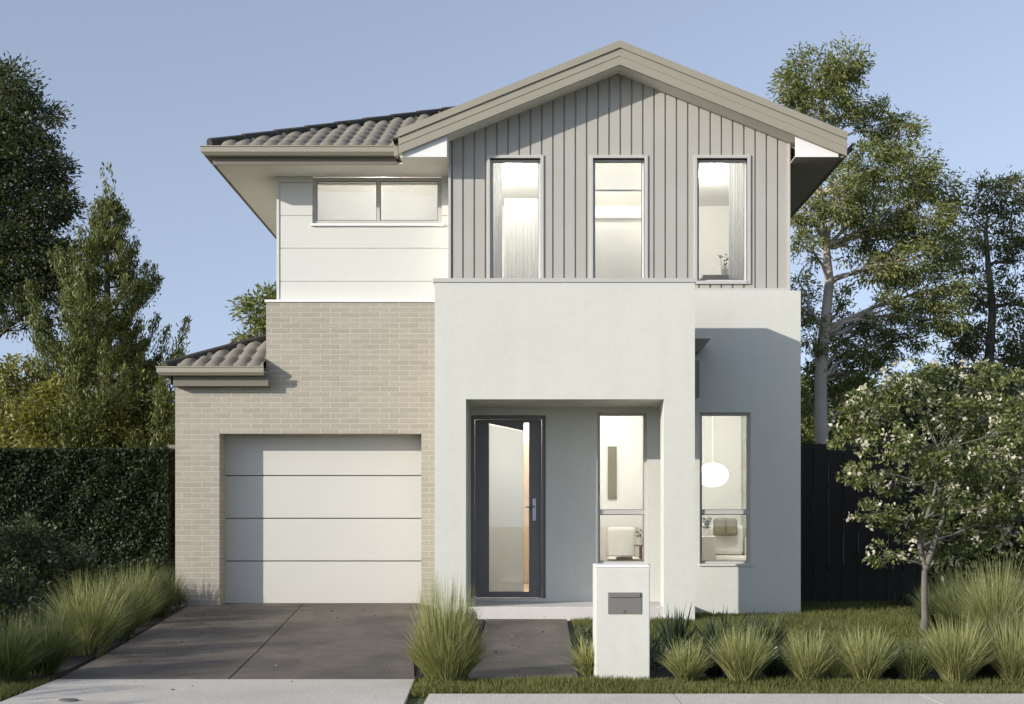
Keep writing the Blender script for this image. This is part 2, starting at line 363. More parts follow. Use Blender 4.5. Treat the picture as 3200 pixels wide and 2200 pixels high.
# ------------------------------------------------------------------ house
H = thing('house', 'two-storey house with brick garage front, pale rendered porch and grey gabled upper floor', 'house')
YB, YW, YP, YC, YU, YG = 15.85, 15.35, 14.33, 15.45, 16.0, 15.10
ZS = 5.30                                    # soffit level
X = lambda vx, D: PX(vx, D)
# brick garage front (stepped outline)
gx0, gx1, gz1 = X(497,YB), X(955,YB), PZ(983,YB)
bxl, bxu, bxr = X(397,YB), X(603,YB), -.99
zlow, zbt = PZ(870,YB)+.06, PZ(685,YB)
m = MB(); wall_holes(m, bxl, bxr, -.05, zbt, YB, YB+.35, [(gx0,gx1,-.06,gz1),(bxl-1,bxu,zlow,zbt+1)])
m.box(bxl, bxl+.12, YB+.351, 24, -.05, zlow); m.box(bxu, bxu+.11, YB+.351, 24, zlow, zbt)
m.build('brick_wall', M['brick'], H)
m = MB(); m.box(bxu-.015, -.90, YB-.015, YB+.16, zbt+.001, zbt+.03); m.build('wall_capping', M['white_trim'], H)
# garage door: four panels
gd = MB(); zz = .05; hh = (gz1+.03-zz)/4
for k in range(4): gd.box(gx0-.03, gx1+.03, DE, DE+.04, zz+k*hh+.006, zz+(k+1)*hh-.006)
gd = gd.build('garage_door', M['garage'], H, bevel=.006)
m = MB(); m.box(gx0-.03, gx1+.03, DE+.022, DE+.05, .045, gz1+.03); m.build('backing', M['dark_frame'], gd)
m = MB(); m.box(gx0-.03, gx1+.03, DE-.01, DE+.03, .03, .052); m.build('rubber_seal', M['dark_frame'], gd)
m = MB(); m.box(gx0-.1, gx1+.1, DE+.06, 21, 0.0, .02); m.box(gx0-.1, gx1+.1, DE+.06, 21, 2.4, 2.42); m.build('garage_slab', M['step'], H)
# upper left white board wall, grooves every 405 mm
ux0, ux1 = X(627,YU), X(1018,YC)+.02
wz0, wz1 = PZ(507,YU), ZS
wx0, wx1 = X(708,YU), X(1001,YU)
def grooved_h(mb, x0, x1, z0, z1, y, grooves, hole, dep=.010, gw=.012, th=.12):
    lv = [(z0, y)]
    for g_ in sorted(grooves): lv += [(g_-gw/2, y), (g_-gw/4, y+dep), (g_+gw/4, y+dep), (g_+gw/2, y)]
    lv.append((z1, y))
    out = [lv[0]]
    for a, b_ in zip(lv, lv[1:]):
        for hz in hole[2:4]:
            if a[0] < hz < b_[0]: out.append((hz, y))
        out.append(b_)
    for a, b_ in zip(out, out[1:]):
        mid = (a[0]+b_[0])/2
        segs = [(x0,hole[0]),(hole[1],x1)] if hole[2] < mid < hole[3] else [(x0,x1)]
        for s0, s1 in segs: mb.face([(s0,a[1],a[0]),(s1,a[1],a[0]),(s1,b_[1],b_[0]),(s0,b_[1],b_[0])])
    hx0,hx1,hz0,hz1 = hole
    mb.face([(hx0,y,hz0),(hx1,y,hz0),(hx1,y+th,hz0),(hx0,y+th,hz0)])
    mb.face([(hx0,y,hz0),(hx0,y+th,hz0),(hx0,y+th,hz1),(hx0,y,hz1)]); mb.face([(hx1,y+th,hz0),(hx1,y,hz0),(hx1,y,hz1),(hx1,y+th,hz1)])
gr = [PZ(v,YU) for v in (638,563,489,414)]
m = MB(); grooved_h(m, ux0+.03, ux1, zbt+.02, ZS, YU, gr, (wx0,wx1,wz0,ZS))
m.box(ux0+.03, ux1, YU+.12, YU+.14, zbt+.02, wz0-.0); m.box(ux0+.03, wx0, YU+.12, YU+.14, wz0, ZS); m.box(wx1, ux1, YU+.12, YU+.14, wz0, ZS)
m.box(ux0, ux0+.03, YU-.012, 24, zbt+.02, ZS)
m.build('board_wall', M['white_board'], H)
# ---- windows
def curtainless_window(x0, x1, z0, z1, y, fm, fw=.035, transom=None, mullion=None, recess=.05, trim=None, rail=None):
    wn = MB(); yf = y+recess
    wn.box(x0, x0+fw, yf, yf+.05, z0, z1); wn.box(x1-fw, x1, yf, yf+.05, z0, z1)
    wn.box(x0+fw, x1-fw, yf, yf+.05, z1-fw, z1); wn.box(x0+fw, x1-fw, yf, yf+.05, z0, z0+fw)
    if transom: wn.box(x0+fw, x1-fw, yf-.004, yf+.046, transom-.024, transom+.024)
    if mullion: wn.box(mullion-.02, mullion+.02, yf-.004, yf+.046, z0+fw, z1-fw)
    o = wn.build('window', fm, H, bevel=.003)
    gk = MB(); gks = [(x0+fw, x1-fw, z0+fw, z1-fw)]
    if transom: gks = [(x0+fw, x1-fw, z0+fw, transom-.024), (x0+fw, x1-fw, transom+.024, z1-fw)]
    if mullion: gks = [(x0+fw, mullion-.02, z0+fw, z1-fw), (mullion+.02, x1-fw, z0+fw, z1-fw)]
    for a_, b2, c_, d_ in gks:
        q = .009; gk.box(a_, a_+q, yf+.006, yf+.027, c_, d_); gk.box(b2-q, b2, yf+.006, yf+.027, c_, d_); gk.box(a_+q, b2-q, yf+.006, yf+.027, c_, c_+q); gk.box(a_+q, b2-q, yf+.006, yf+.027, d_-q, d_)
    gk.build('seal', M['plate'], o)
    if trim:
        t = MB(); tw = .038; yt = y-.018
        t.box(x0-tw, x0, yt, y+recess, z0-tw, z1+tw); t.box(x1, x1+tw, yt, y+recess, z0-tw, z1+tw)
        t.box(x0, x1, yt, y+recess, z1, z1+tw); t.box(x0, x1, yt-.008, y+recess, z0-tw, z0); t.build('trim', trim, o, bevel=.003)
    gpn = MB(); gpn.box(x0+fw*.6, x1-fw*.6, yf+.028, yf+.034, z0+fw*.6, z1-fw*.6); gpn.build('pane', M['glass'], o)
    if rail: 
        t = MB(); t.box(x0+fw, x1-fw, yf+.012, yf+.027, transom-.024-.0, transom+.0); 
    return o
curtainless_window(wx0, wx1, wz0, ZS-.004, YU, M['frame'], .045, mullion=X(857,YU), recess=.035)
m = MB(); m.box(wx0-.02, wx1+.03, YU-.03, YU+.034, wz0-.03, wz0-.001); m.build('window_sill', M['white_trim'], H)
# gable cladding
cx0, cx1 = X(1018,YC), X(1787,YC); AX = PX(1405,YG); 
SL = .403
apex_top = PZ(92,YG); apex_bot = PZ(146,YG)
def ctop(x): return apex_bot + .02 - SL*abs(x-AX)
cz0 = PZ(658,YC)
W = [(X(1111,YC), X(1225,YC)), (X(1344,YC), X(1461,YC)), (X(1580,YC), X(1694,YC))]
WZ0, WZ1 = PZ(637,YC), PZ(359,YC)
xs = [(cx0, YC)]; gx = X((1380+118/1.759)/1.3787, YC); pitch = .1330
k = math.ceil((cx0+.03-gx)/pitch)
while gx + k*pitch < cx1-.03:
    c = gx+k*pitch; xs += [(c-.011, YC), (c-.007, YC+.022), (c+.007, YC+.022), (c+.011, YC)]; k += 1
xs.append((cx1, YC))
out = [xs[0]]
brk = sorted([w_ for p in W for w_ in p] + [AX])
for a, b_ in zip(xs, xs[1:]):
    for bk in brk:
        if a[0] < bk < b_[0]:
            t = (bk-a[0])/(b_[0]-a[0]); out.append((bk, a[1]+(b_[1]-a[1])*t))
    out.append(b_)
m = MB()
for a, b_ in zip(out, out[1:]):
    mid = (a[0]+b_[0])/2; inw = any(p[0] < mid < p[1] for p in W)
    if inw:
        m.face([(a[0],a[1],cz0),(b_[0],b_[1],cz0),(b_[0],b_[1],WZ0),(a[0],a[1],WZ0)])
        m.face([(a[0],a[1],WZ1),(b_[0],b_[1],WZ1),(b_[0],b_[1],ctop(b_[0])),(a[0],a[1],ctop(a[0]))])
    else: m.face([(a[0],a[1],cz0),(b_[0],b_[1],cz0),(b_[0],b_[1],ctop(b_[0])),(a[0],a[1],ctop(a[0]))])
for p in W:
    m.face([(p[0],YC,WZ0),(p[0],YC+.14,WZ0),(p[0],YC+.14,WZ1),(p[0],YC,WZ1)]); m.face([(p[1],YC+.14,WZ0),(p[1],YC,WZ0),(p[1],YC,WZ1),(p[1],YC+.14,WZ1)])
    m.face([(p[0],YC,WZ1),(p[0],YC+.14,WZ1),(p[1],YC+.14,WZ1),(p[1],YC,WZ1)]); m.face([(p[0],YC,WZ0),(p[1],YC,WZ0),(p[1],YC+.14,WZ0),(p[0],YC+.14,WZ0)])
m.face([(cx0,YC,cz0),(cx1,YC,cz0),(cx1,YC+.14,cz0),(cx0,YC+.14,cz0)])
m.face([(cx0,24,cz0),(cx0,YC,cz0),(cx0,YC,ZS+.2),(cx0,24,ZS+.2)]); m.face([(cx1,YC,cz0),(cx1,24,cz0),(cx1,24,ZS+.2),(cx1,YC,ZS+.2)])
# backing sheet behind the grooves, also stops light
wall_holes(m, cx0+.01, cx1-.01, cz0+.01, ZS+.3, YC+.14, YC+.2, [(p[0],p[1],WZ0,WZ1) for p in W])
m.prism([(AX-2.3,ZS+.3),(AX+2.3,ZS+.3),(AX,apex_bot-.0)], YC+.14, YC+.2)
m.build('clad_wall', M['clad'], H)
m = MB(); m.box(cx1-.004, cx1+.018, YC-.022, YC+.05, cz0, ctop(cx1)-.0); m.build('corner_trim', M['frame'], H)
m = MB(); m.box(cx0-.01, cx0+.02, YC-.02, YC+.02, cz0, ctop(cx0)); m.build('corner_trim', M['frame'], H)
m = MB(); m.box(X(1575,YC)-.1, cx1+.02, YC-.03, YC+.02, cz0-.02, cz0+.02); m.build('cladding_flashing', M['frame'], H)
for p in W: curtainless_window(p[0], p[1], WZ0, WZ1, YC, M['white_trim'], .022, recess=.06, trim=M['frame'])
# ---- lower rendered wall with door and two windows
lx1 = X(1815,YW); lz1 = cz0-.021
dx0, dx1, dz0, dz1 = X(1067,YW), X(1237,YW), .16, PZ(941,YW)
LW = [(X(1354,YW), X(1466,YW)), (X(1586,YW), X(1701,YW))]; LZ0, LZ1 = PZ(1278,YW), PZ(935,YW)
m = MB(); wall_holes(m, -.60, lx1, -.05, lz1, YW, YW+.22, [(dx0,dx1,dz0,dz1)] + [(p[0],p[1],LZ0,LZ1) for p in LW])
m.box(lx1-.2, lx1, YW+.221, 24, -.05, lz1)
m.build('rendered_wall', M['render'], H)
TZ = PZ(1161,YW)
for p in LW: curtainless_window(p[0], p[1], LZ0, LZ1, YW, M['frame'], .026, transom=TZ, recess=.05)
for p in LW:
    m = MB(); m.box(p[0]-.012, p[1]+.012, YW-.02, YW+.05, LZ0-.025, LZ0-.001); m.build('window_sill', M['render'], H)
# ---- porch portal: thin free-standing frame
px0, px1, pt = X(985,YP), X(1575,YP), PZ(640,YP)
po0, po1, poz = X(1056,YP), X(1505,YP), PZ(905,YP)
m = MB(); wall_holes(m, px0, px1, -.05, pt, YP, YP+.35, [(po0,po1,-.06,poz)])
m.box(px0, po0, YP+.351, YB+.1, -.05, 3.15)
m.build('porch_portal', M['render'], H, bevel=.004)
m = MB(); m.box(px0-.015, px1+.015, YP-.012, YP+.362, pt+.001, pt+.045); m.build('portal_capping', M['frame'], H)
m = MB(); m.box(po0+.001, px1-.002, YP+.351, YW-.001, poz, poz+.06); m.build('porch_ceiling', M['render'], H)
m = MB(); m.box(po0+.001, px1+.10, YP+.352, YW-.001, poz+.061, PZ(801,15.0)-.12); m.build('porch_roof', M['fascia_dark'], H)
m = MB(); m.prism([(px1+.02,PZ(801,15)),(px1+.13,PZ(801,15)),(px1+.25,PZ(772,15)),(px1+.02,PZ(772,15))], YP+.5, YW-.003); m.build('porch_gutter', M['fascia_dark'], H)
m = MB(); m.box(po0-.3, po1+.34, YP+.02, YW+.05, -.04, .13); 
for xx in (.0,): pass
m.build('porch_slab', M['step'], H, bevel=.006)
# ---- front door
dr = MB(); yd = YW+.09; fw = .045
dr.box(dx0, dx0+fw, YW+.03, YW+.14, .14, dz1); dr.box(dx1-fw, dx1, YW+.03, YW+.14, .14, dz1); dr.box(dx0+fw, dx1-fw, YW+.03, YW+.14, dz1-fw, dz1)
dfo = dr.build('front_door', M['dark_frame'], H, bevel=.003)
lf = MB(); a0, a1 = dx0+fw+.002, dx1-fw-.002; gl0, gl1 = X(1108,YW), X(1199,YW); gz0, gz1_ = .24, PZ(957,YW)
wall_holes(lf, a0, a1, .17, dz1-fw-.003, yd-.02, yd+.02, [(gl0,gl1,gz0,gz1_)])
lf.prism([(gl0-.005,PZ(960,yd)),(PX(1187,yd),PZ(977,yd)),(PX(1187,yd),gz1_+.004),(gl0-.005,gz1_+.004)], yd-.014, yd-.006)
lf.build('door_leaf', M['dark_frame'], dfo)
m = MB(); m.box(gl0-.01, gl1+.01, yd-.003, yd+.003, gz0-.01, gz1_+.01); m.build('pane', M['glass'], dfo)
m = MB(); hx = X(1211,YW); m.box(hx-.02, hx+.02, yd-.032, yd-.021, PZ(1180,YW), PZ(1130,YW)); m.tube([(hx,yd-.03,PZ(1148,YW)),(hx,yd-.075,PZ(1148,YW))], .009); m.tube([(hx+.005,yd-.075,PZ(1148,YW)),(hx-.10,yd-.078,PZ(1149,YW))], .009)
m.lathe([(0,0),(.014,0)], (hx, yd-.03, PZ(1172,YW))); m.build('handle', M['steel'], dfo, smooth=False)
m = MB(); m.box(dx0-.0, dx1, YW-.03, YW+.12, .131, .165); m.build('threshold', M['step'], dfo)
# ---- eaves, fascia, gutters of the left wing
fx0 = X(487,15.45)
m = MB(); m.box(fx0, cx0-.001, 15.45, YU+.04, ZS+.001, ZS+.02); m.box(fx0, ux0+.1, YU+.041, 24, ZS+.001, ZS+.02)
m.build('soffit', M['soffit'], H)
m = MB(); m.box(fx0-.02, X(900,15.44), 15.43, 15.45, ZS-.015, ZS+.19); m.box(fx0-.02, fx0, 15.451, 24, ZS-.015, ZS+.19)
m.build('fascia', M['fascia_dark'], H)
def gutter_profile():                        # distance out from fascia, z
    return [(0,0),(.085,0),(.115,.035),(.115,.088),(.125,.094),(.125,.105),(.105,.105),(.103,.045),(.08,.012),(.005,.012)]
gzz = PZ(351,15.33)
m = MB(); gp = gutter_profile(); gxa, gxb = fx0-.145, X(893,15.33)
def gut_x(mb, xa, xb, y, z, mitre=True):
    A = [(xa + (.125-d if mitre else 0), y-d, z+h) for d, h in gp]; B = [(xb, y-d, z+h) for d, h in gp]; n = len(gp)
    for k in range(n): mb.face([A[k], B[k], B[(k+1) % n], A[(k+1) % n]])
    mb.face(B)
def gut_y(mb, x, ya, yb, z, side=-1):
    A = [(x+side*d, ya - d + 0, z+h) for d, h in gp]; B = [(x+side*d, yb, z+h) for d, h in gp]; n = len(gp)
    for k in range(n): mb.face([A[k], B[k], B[(k+1) % n], A[(k+1) % n]])
gut_x(m, gxa, gxb, 15.43, gzz); gut_y(m, fx0-.02, 15.43, 24, gzz)
m.box(gxb+.002, gxb+.05, 15.29, 15.43, gzz-.02, gzz+.12)
m.build('gutter', M['fascia'], H)
# ---- tiled roofs
def tiled(name, O, U, Vd, inside, umax, vmax, pu=.30, pv=.33, su=10, amp=.032, mat=None):
    O = np.array(O, float); U = np.array(U, float); Vd = np.array(Vd, float); Nn = np.cross(U, Vd); Nn /= np.linalg.norm(Nn)
    if Nn[2] < 0: Nn = -Nn
    vs = []; fs = []; nu = int(umax/pu*su)+1; us = np.arange(nu)*pu/su
    prof = amp*(np.abs(np.sin(np.pi*us/pu))**.8)
    for c in range(int(vmax/pv)+1):
        rows = [(c*pv, -.012), (c*pv, .030), (c*pv+pv*.5, .018), ((c+1)*pv+.02, .0)]
        base = len(vs)
        for vv, hh_ in rows:
            for i in range(nu): vs.append(O + U*us[i] + Vd*vv + Nn*(prof[i]*(1 if hh_ > -.01 else .2)+hh_))
        for r_ in range(3):
            for i in range(nu-1):
                uc = us[i]+pu/su/2; vc = c*pv + pv*.5
                if inside(uc, vc): fs.append((base+r_*nu+i, base+r_*nu+i+1, base+(r_+1)*nu+i+1, base+(r_+1)*nu+i))
    o = np_mesh(name, np.array(vs), np.array(fs), mat or M['tile'], parent=H)
    return o
PT = .457; cs = 1/math.sqrt(1+PT*PT)
ex0, ey0, ez0 = fx0-.07, 15.37, gzz+.10
L = 3.25
tiled('tiled_roof', (ex0, ey0, ez0), (1,0,0), (0,cs,PT*cs), lambda u,v: u > v*cs*1.0+.02 and ex0+u < (AX-.3 if v*cs > .75 else cx0-.10), 4.9, L/cs, pu=.165, amp=.046)
tiled('tiled_roof', (ex0, ey0, ez0), (0,1,0), (cs,0,PT*cs), lambda u,v: v*cs < u and u < 8.4 , 8.4, L/cs)
m = MB(); hp = [(ex0+.02+t, ey0+.02+t, ez0+PT*t+.05) for t in np.linspace(0, L, 11)]
for a, b_ in zip(hp, hp[1:]):
    m.tube([a, (np.array(b_)*1.02-np.array(a)*.02)], [.062, .052], 8)
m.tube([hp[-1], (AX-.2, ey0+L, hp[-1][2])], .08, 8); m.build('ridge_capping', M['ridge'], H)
# main gable roof
ed = PX(1920,YG)-AX; ap = apex_top-.09; cg = 1/math.sqrt(1+SL*SL)
tiled('tiled_roof', (AX-ed, YG+.05, ap-SL*ed), (0,1,0), (cg,0,SL*cg), lambda u,v: True, 9.4, ed/cg)
tiled('tiled_roof', (AX+ed, YG+.05, ap-SL*ed), (0,1,0), (-cg,0,SL*cg), lambda u,v: True, 9.4, ed/cg)
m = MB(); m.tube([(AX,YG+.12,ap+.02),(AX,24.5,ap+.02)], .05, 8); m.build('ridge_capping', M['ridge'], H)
# barge boards
def chevron(mb, ztop, zbot, y0, y1, e=ed, el=None):
    el = el or e
    mb.prism([(AX, zbot), (AX+e, zbot-SL*e), (AX+e, ztop-SL*e), (AX, ztop)], y0, y1)
    mb.prism([(AX, ztop), (AX-el, ztop-SL*el), (AX-el, zbot-SL*el), (AX, zbot)], y0, y1)
th = apex_top-apex_bot
el = AX-X(903,YG)
m = MB(); chevron(m, apex_top-.085, apex_bot, YG, YG+.03, ed, el); m.build('barge_board', M['fascia'], H)
m = MB(); chevron(m, apex_top, apex_top-.083, YG-.018, YG+.10, ed+.003, el+.003); m.build('barge_cap', M['fascia'], H)
m = MB(); chevron(m, apex_top-.16, apex_top-.175, YG-.006, YG-.001, ed-.004, el-.004); m.build('barge_bead', M['fascia'], H)
m = MB(); chevron(m, apex_bot+.028, apex_bot+.012, YG+.031, YC+.12, ed-.02, el); m.build('rake_soffit', M['soffit'], H)
# boxed eave ends
rx = PX(1905,YG+.04)
m = MB()
def tri(xa, xb, y0, y1):                     # xa wall side, xb outer tip
    zt = apex_bot+.011 - SL*abs(xa-AX)
    poly = [(xa, ZS), (xb, ZS), (xb, apex_bot+.011-SL*abs(xb-AX)), (xa, zt)]
    if xb < xa: poly = poly[::-1]
    m.prism(poly, y0, y1)
tri(cx1+.02, rx-.02, YG+.05, YG+.07); m.build('boxed_eave', M['white_trim'], H); m = MB(); tri(cx0-.011, X(910,YG), YG+.05, YG+.07)
m.build('boxed_eave', M['white_trim'], H)
m = MB(); m.box(X(907,YG), cx0-.02, YG+.071, 15.449, ZS+.001, ZS+.018); m.box(cx0-.02+.001, cx0, YG+.071, YC, ZS+.001, ctop(cx0)-.04); m.build('soffit', M['soffit'], H)
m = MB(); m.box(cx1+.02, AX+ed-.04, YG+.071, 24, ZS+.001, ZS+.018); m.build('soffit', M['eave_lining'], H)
m = MB(); m.box(AX+ed-.04, AX+ed-.02, YG+.04, 24, ZS-.01, ZS+.17); m.build('fascia', M['fascia_dark'], H)
m = MB(); gut_y(m, AX+ed-.02, YG+.25, 24, ZS+.07, 1); m.build('gutter', M['fascia_dark'], H)
# ---- lower side roof over the garage edge
gz = PZ(850,15.6); gy = YB-.13
m = MB(); gut_x(m, X(352,15.6), X(597,15.6), gy, gz); gut_y(m, X(352,15.6)+.125, gy, 24, gz); m.build('gutter', M['fascia'], H)
m = MB(); m.box(X(392,gy), X(608,gy), gy, gy+.02, PZ(875,gy)+.0, gz+.09); m.box(X(392,gy), X(608,gy), gy+.021, YB-.001, PZ(875,gy), PZ(875,gy)+.02)
m.box(X(352,15.6)+.125, X(352,15.6)+.145, gy+.021, 24, PZ(875,gy)+.03, gz+.09); m.box(X(352,15.6)+.146, bxl+.12, YB+.0, 24, zlow-.01, zlow+.01)
m.build('fascia', M['fascia_dark'], H)
s3 = .32; e3x, e3y, e3z = X(358,15.6)+.06, gy-.06, gz+.09
tiled('tiled_roof', (e3x, e3y, e3z), (1,0,0), (0,cs,PT*cs), lambda u,v: u > v*cs*1.0 and e3x+u < bxu-.0, 1.45, 1.35, pu=.165, amp=.046)
tiled('tiled_roof', (e3x, e3y, e3z), (0,1,0), (cs,0,PT*cs), lambda u,v: v*cs < u, 8.4, 1.35)
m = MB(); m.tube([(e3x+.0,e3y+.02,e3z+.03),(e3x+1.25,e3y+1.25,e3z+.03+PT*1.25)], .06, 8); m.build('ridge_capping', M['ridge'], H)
# ---- house shell behind (keeps daylight out of the rooms)
m = MB()
m.box(cx0, lx1-.2, 23.9, 24, -.05, ZS+.1)                                            # back
m.box(cx0+.05, cx1-.01, YC+.21, 23.9, 2.70, 2.80)                                     # mid floor over ground rooms
m.build('floor_slab', M['inner'], H)
m = MB(); m.box(ux0+.05, cx0-.03, YU+.16, 23.9, ZS+.03, ZS+.05); m.box(cx0+.05, cx1-.02, YC+.21, 23.9, 5.52, 5.55); m.build('upper_ceiling', M['white_trim'], H)
m = MB(); m.box(-.55, lx1-.21, YW+.23, 23.9, .10, .15); m.box(cx0+.05, cx1-.02, YC+.21, 23.9, 2.81, 2.84); m.build('interior_floor', M['timber'], H)
m = MB()
m.box(-.60, -.55, YW+.23, 23.9, .15, 2.7)        # hall left
m.box(.40, .48, YW+.23, 23.9, .15, 2.7)          # hall / study
m.box(1.66, 1.74, YW+.23, 23.9, .15, 2.7)        # study / lounge
m.box(.481, 1.659, 17.6, 17.68, .15, 2.7)
m.box(1.741, lx1-.21, 18.2, 18.28, .15, 2.7)
m.box(-.549, .399, 19.5, 19.58, .15, 2.7)
m.box(.55, .60, YC+.21, 23.9, 2.84, 5.519); m.box(1.85, 1.9, YC+.21, 23.9, 2.84, 5.519)
m.box(cx0+.05, .549, 18.4, 18.45, 2.84, 5.519); m.box(.601, 1.849, 18.4, 18.45, 2.84, 5.519); m.box(1.901, cx1-.03, 18.4, 18.45, 2.84, 5.519)
m.build('interior_wall', M['inner'], H)
# pale translucent panel in the front door, put in to glow from the hall
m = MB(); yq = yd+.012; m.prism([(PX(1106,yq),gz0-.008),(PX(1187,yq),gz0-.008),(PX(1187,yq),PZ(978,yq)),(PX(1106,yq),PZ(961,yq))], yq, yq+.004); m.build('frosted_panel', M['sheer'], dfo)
m = MB(); m.box(PX(1184,19.4)-.1, .39, 19.42, 19.499, .151, 2.25); m.build('inner_door', M['timber'], H)

# ---- interior lamps (the rooms are lit; hall-door and blind lamps are added)
def downlight(x, y, z, e, lab):
    m = MB(); m.lathe([(0,0),(.05,0),(.055,-.012),(.06,0.0)], (x,y,z-.001)); o = one(m, 'downlight', M['down'], lab, 'lamp', 'ceiling downlights in the rooms', origin=(x,y,z))
    l = bpy.data.lights.new('downlight_glow', 'POINT'); l.energy = e; l.color = (1,.96,.91); l.shadow_soft_size = .12
    lo = bpy.data.objects.new('downlight_glow', l); COL.objects.link(lo); lo.parent = o; lo.location = (0,0,-.12)
downlight(1.05, 15.95, 2.7, 82, 'small round ceiling light behind the porch window')
downlight(2.5, 16.05, 2.7, 92, 'small round ceiling light in the ground floor lounge right of the porch')
downlight(.15, 18.9, 2.7, 25, 'small round ceiling light deep in the hall behind the front door')
downlight(-.05, 16.7, 2.7, 190, 'unseen round ceiling light added inside the front door to backlight its panel')  # unseen lamp put in so the frosted door panel glows
downlight(-1.75, 16.5, ZS+.029, 110, 'unseen round ceiling light added behind the wide upper window to brighten its closed blinds')  # unseen lamp put in so the closed blinds look bright
downlight(-.1, 16.7, 5.519, 66, 'small round ceiling light behind the upper window nearest the brick side')
downlight(1.2, 16.5, 5.519, 130, 'small round ceiling light behind the middle upper window')
downlight(2.5, 16.7, 5.519, 66, 'small round ceiling light behind the upper window nearest the tall gum tree')
# ---- room contents
def uv(mb, c, r, seg=20, rings=10):
    mb.lathe([(max(.0005, math.sin(math.pi*k/rings)), -math.cos(math.pi*k/rings)*r[2]/1) for k in range(rings+1)], c, seg, r[0], r[1])
pl = thing('pendant_lamp', 'glowing oval white pendant lamp in the right ground floor window', 'lamp', (PX(1620,16.6),16.6,2.7))
m = MB(); c = (PX(1615,16.6), 16.6, PZ(1077,16.6)); uv(m, c, (.205,.205,.155)); m.build('lamp_shade', M['lamp'], pl, smooth=True)
m = MB(); m.tube([(c[0],c[1],c[2]+.15),(c[0],c[1],2.7)], .0015, 6); m.build('cord', M['fabric'], pl)
sx0, sx1 = 1.80, 2.72; sz = PZ(1218,17.2)
so = thing('sofa', 'pale fabric sofa seen through the right ground floor window', 'sofa', (2.3,17.2,.15))
m = MB(); m.box(sx0,sx1+.3,16.9,17.7,.30,.62); m.build('seat', M['fabric'], so, bevel=.04)
m = MB(); m.box(sx0,sx1+.3,17.5,17.8,.62,PZ(1190,17.5)); m.build('backrest', M['fabric'], so, bevel=.05)
m = MB(); m.box(sx1+.31,sx1+.5,16.9,17.8,.25,.85); m.build('armrest', M['fabric'], so, bevel=.04)
m = MB(); m.box(sx0+.05,sx1+.45,16.95,17.75,.15,.295); m.build('base', M['timber'], so)
for vx, lab, ry in ((1637,'olive brown cushion leaning left on the pale sofa',.1),(1657,'taupe brown cushion beside the olive one on the pale sofa',-.08)):
    m = MB(); cxx = PX(vx,17.3); z0_ = PZ(1215,17.3); m.box(cxx-.10,cxx+.10,17.36,17.46,z0_,z0_+.24); one(m,'cushion',M['cushion'],lab,'cushion','cushions on the sofa',bevel=.035)
def houseplant(x, y, z, h, lab, n=60):
    t = thing('pot_plant', lab, 'plant', (x,y,z))
    m = MB(); m.lathe([(0.001,0),(.04,0),(.05,.09),(.045,.09),(.04,.02)], (x,y,z), 16); m.build('pot', M['fabric'], t)
    m = MB()
    for k in range(n):
        a = R.uniform(0,6.28); q = R.uniform(.3,1); px_ = x+math.cos(a)*.08*q; py_ = y+math.sin(a)*.08*q; pz_ = z+.09+R.uniform(.1,1)*h
        d = Vector((math.cos(a),math.sin(a),R.uniform(-.2,.8))).normalized()*.035; s_ = Vector((-math.sin(a),math.cos(a),0))*.016; p_ = Vector((px_,py_,pz_))
        m.face([p_-d, p_+s_, p_+d, p_-s_])
        if k % 6 == 0: m.tube([(x,y,z+.05),(px_,py_,pz_)], .0025, 4)
    m.build('leaves', M['leaf_dark'], t)
m = MB(); sbx = PX(1600,16.3); m.box(sbx-.02-.10,sbx+.10,16.15,16.45,.15,PZ(1215,16.3)-.0); one(m,'side_table',M['fabric'],'low white side table under a plant behind the right ground floor window','table',bevel=.01)
houseplant(PX(1602,16.3),16.3,PZ(1215,16.3)+.001,.14,'small leafy green pot plant in the right ground floor window')
# study
m = MB(); m.box(PX(1378,17.55),PX(1398,17.55),17.56,17.598,PZ(1130,17.55),PZ(1012,17.55)); one(m,'wall_panel',M['olive'],'tall narrow olive picture on the cream wall behind the porch window','picture')
ac = thing('armchair','white armchair seen behind the porch window above the letterbox','chair',(PX(1405,16.8),16.8,.15))
zt = PZ(1195,16.9); 
m = MB(); m.box(PX(1375,16.9),PX(1440,16.9),16.85,17.0,.6,zt); m.build('backrest', M['fabric'], ac, bevel=.04)
m = MB(); m.box(PX(1372,16.9),PX(1443,16.9),16.35,16.849,.4,.62); m.build('seat', M['fabric'], ac, bevel=.04)
for xx in (1376,1437):
    for yy in (16.4,16.95): m = MB(); m.tube([(PX(xx,16.9),yy,.15),(PX(xx,16.9),yy,.45)], .018, 6); m.build('leg', M['timber'], ac)
tb = thing('low_table','small dark timber table with books behind the porch window','table',(PX(1415,16.0),16.0,.15))
tz = PZ(1268,16.0); m = MB(); m.box(PX(1380,16),PX(1455,16),15.8,16.15,tz-.03,tz); m.build('tabletop', M['book'], tb)
for xx in (1384,1450):
    for yy in (15.84,16.11): m = MB(); m.tube([(PX(xx,16),yy,.15),(PX(xx,16),yy,tz-.03)], .014, 6); m.build('leg', M['book'], tb)
bk = MB(); bk.box(PX(1396,16),PX(1432,16),15.86,16.02,tz+.001,tz+.03); one(bk,'book',M['book'],'brown book lying flat at the bottom of the pile on the low table','book','books on the low table')
bk = MB(); bk.box(PX(1402,16),PX(1428,16),15.87,16.01,tz+.031,tz+.055); one(bk,'book',M['fabric'],'white book lying on top of the brown one on the low table','book','books on the low table')
houseplant(PX(1452,16.6),16.6,PZ(1235,16.6),.12,'little dark plant on a stand behind the porch window',30)
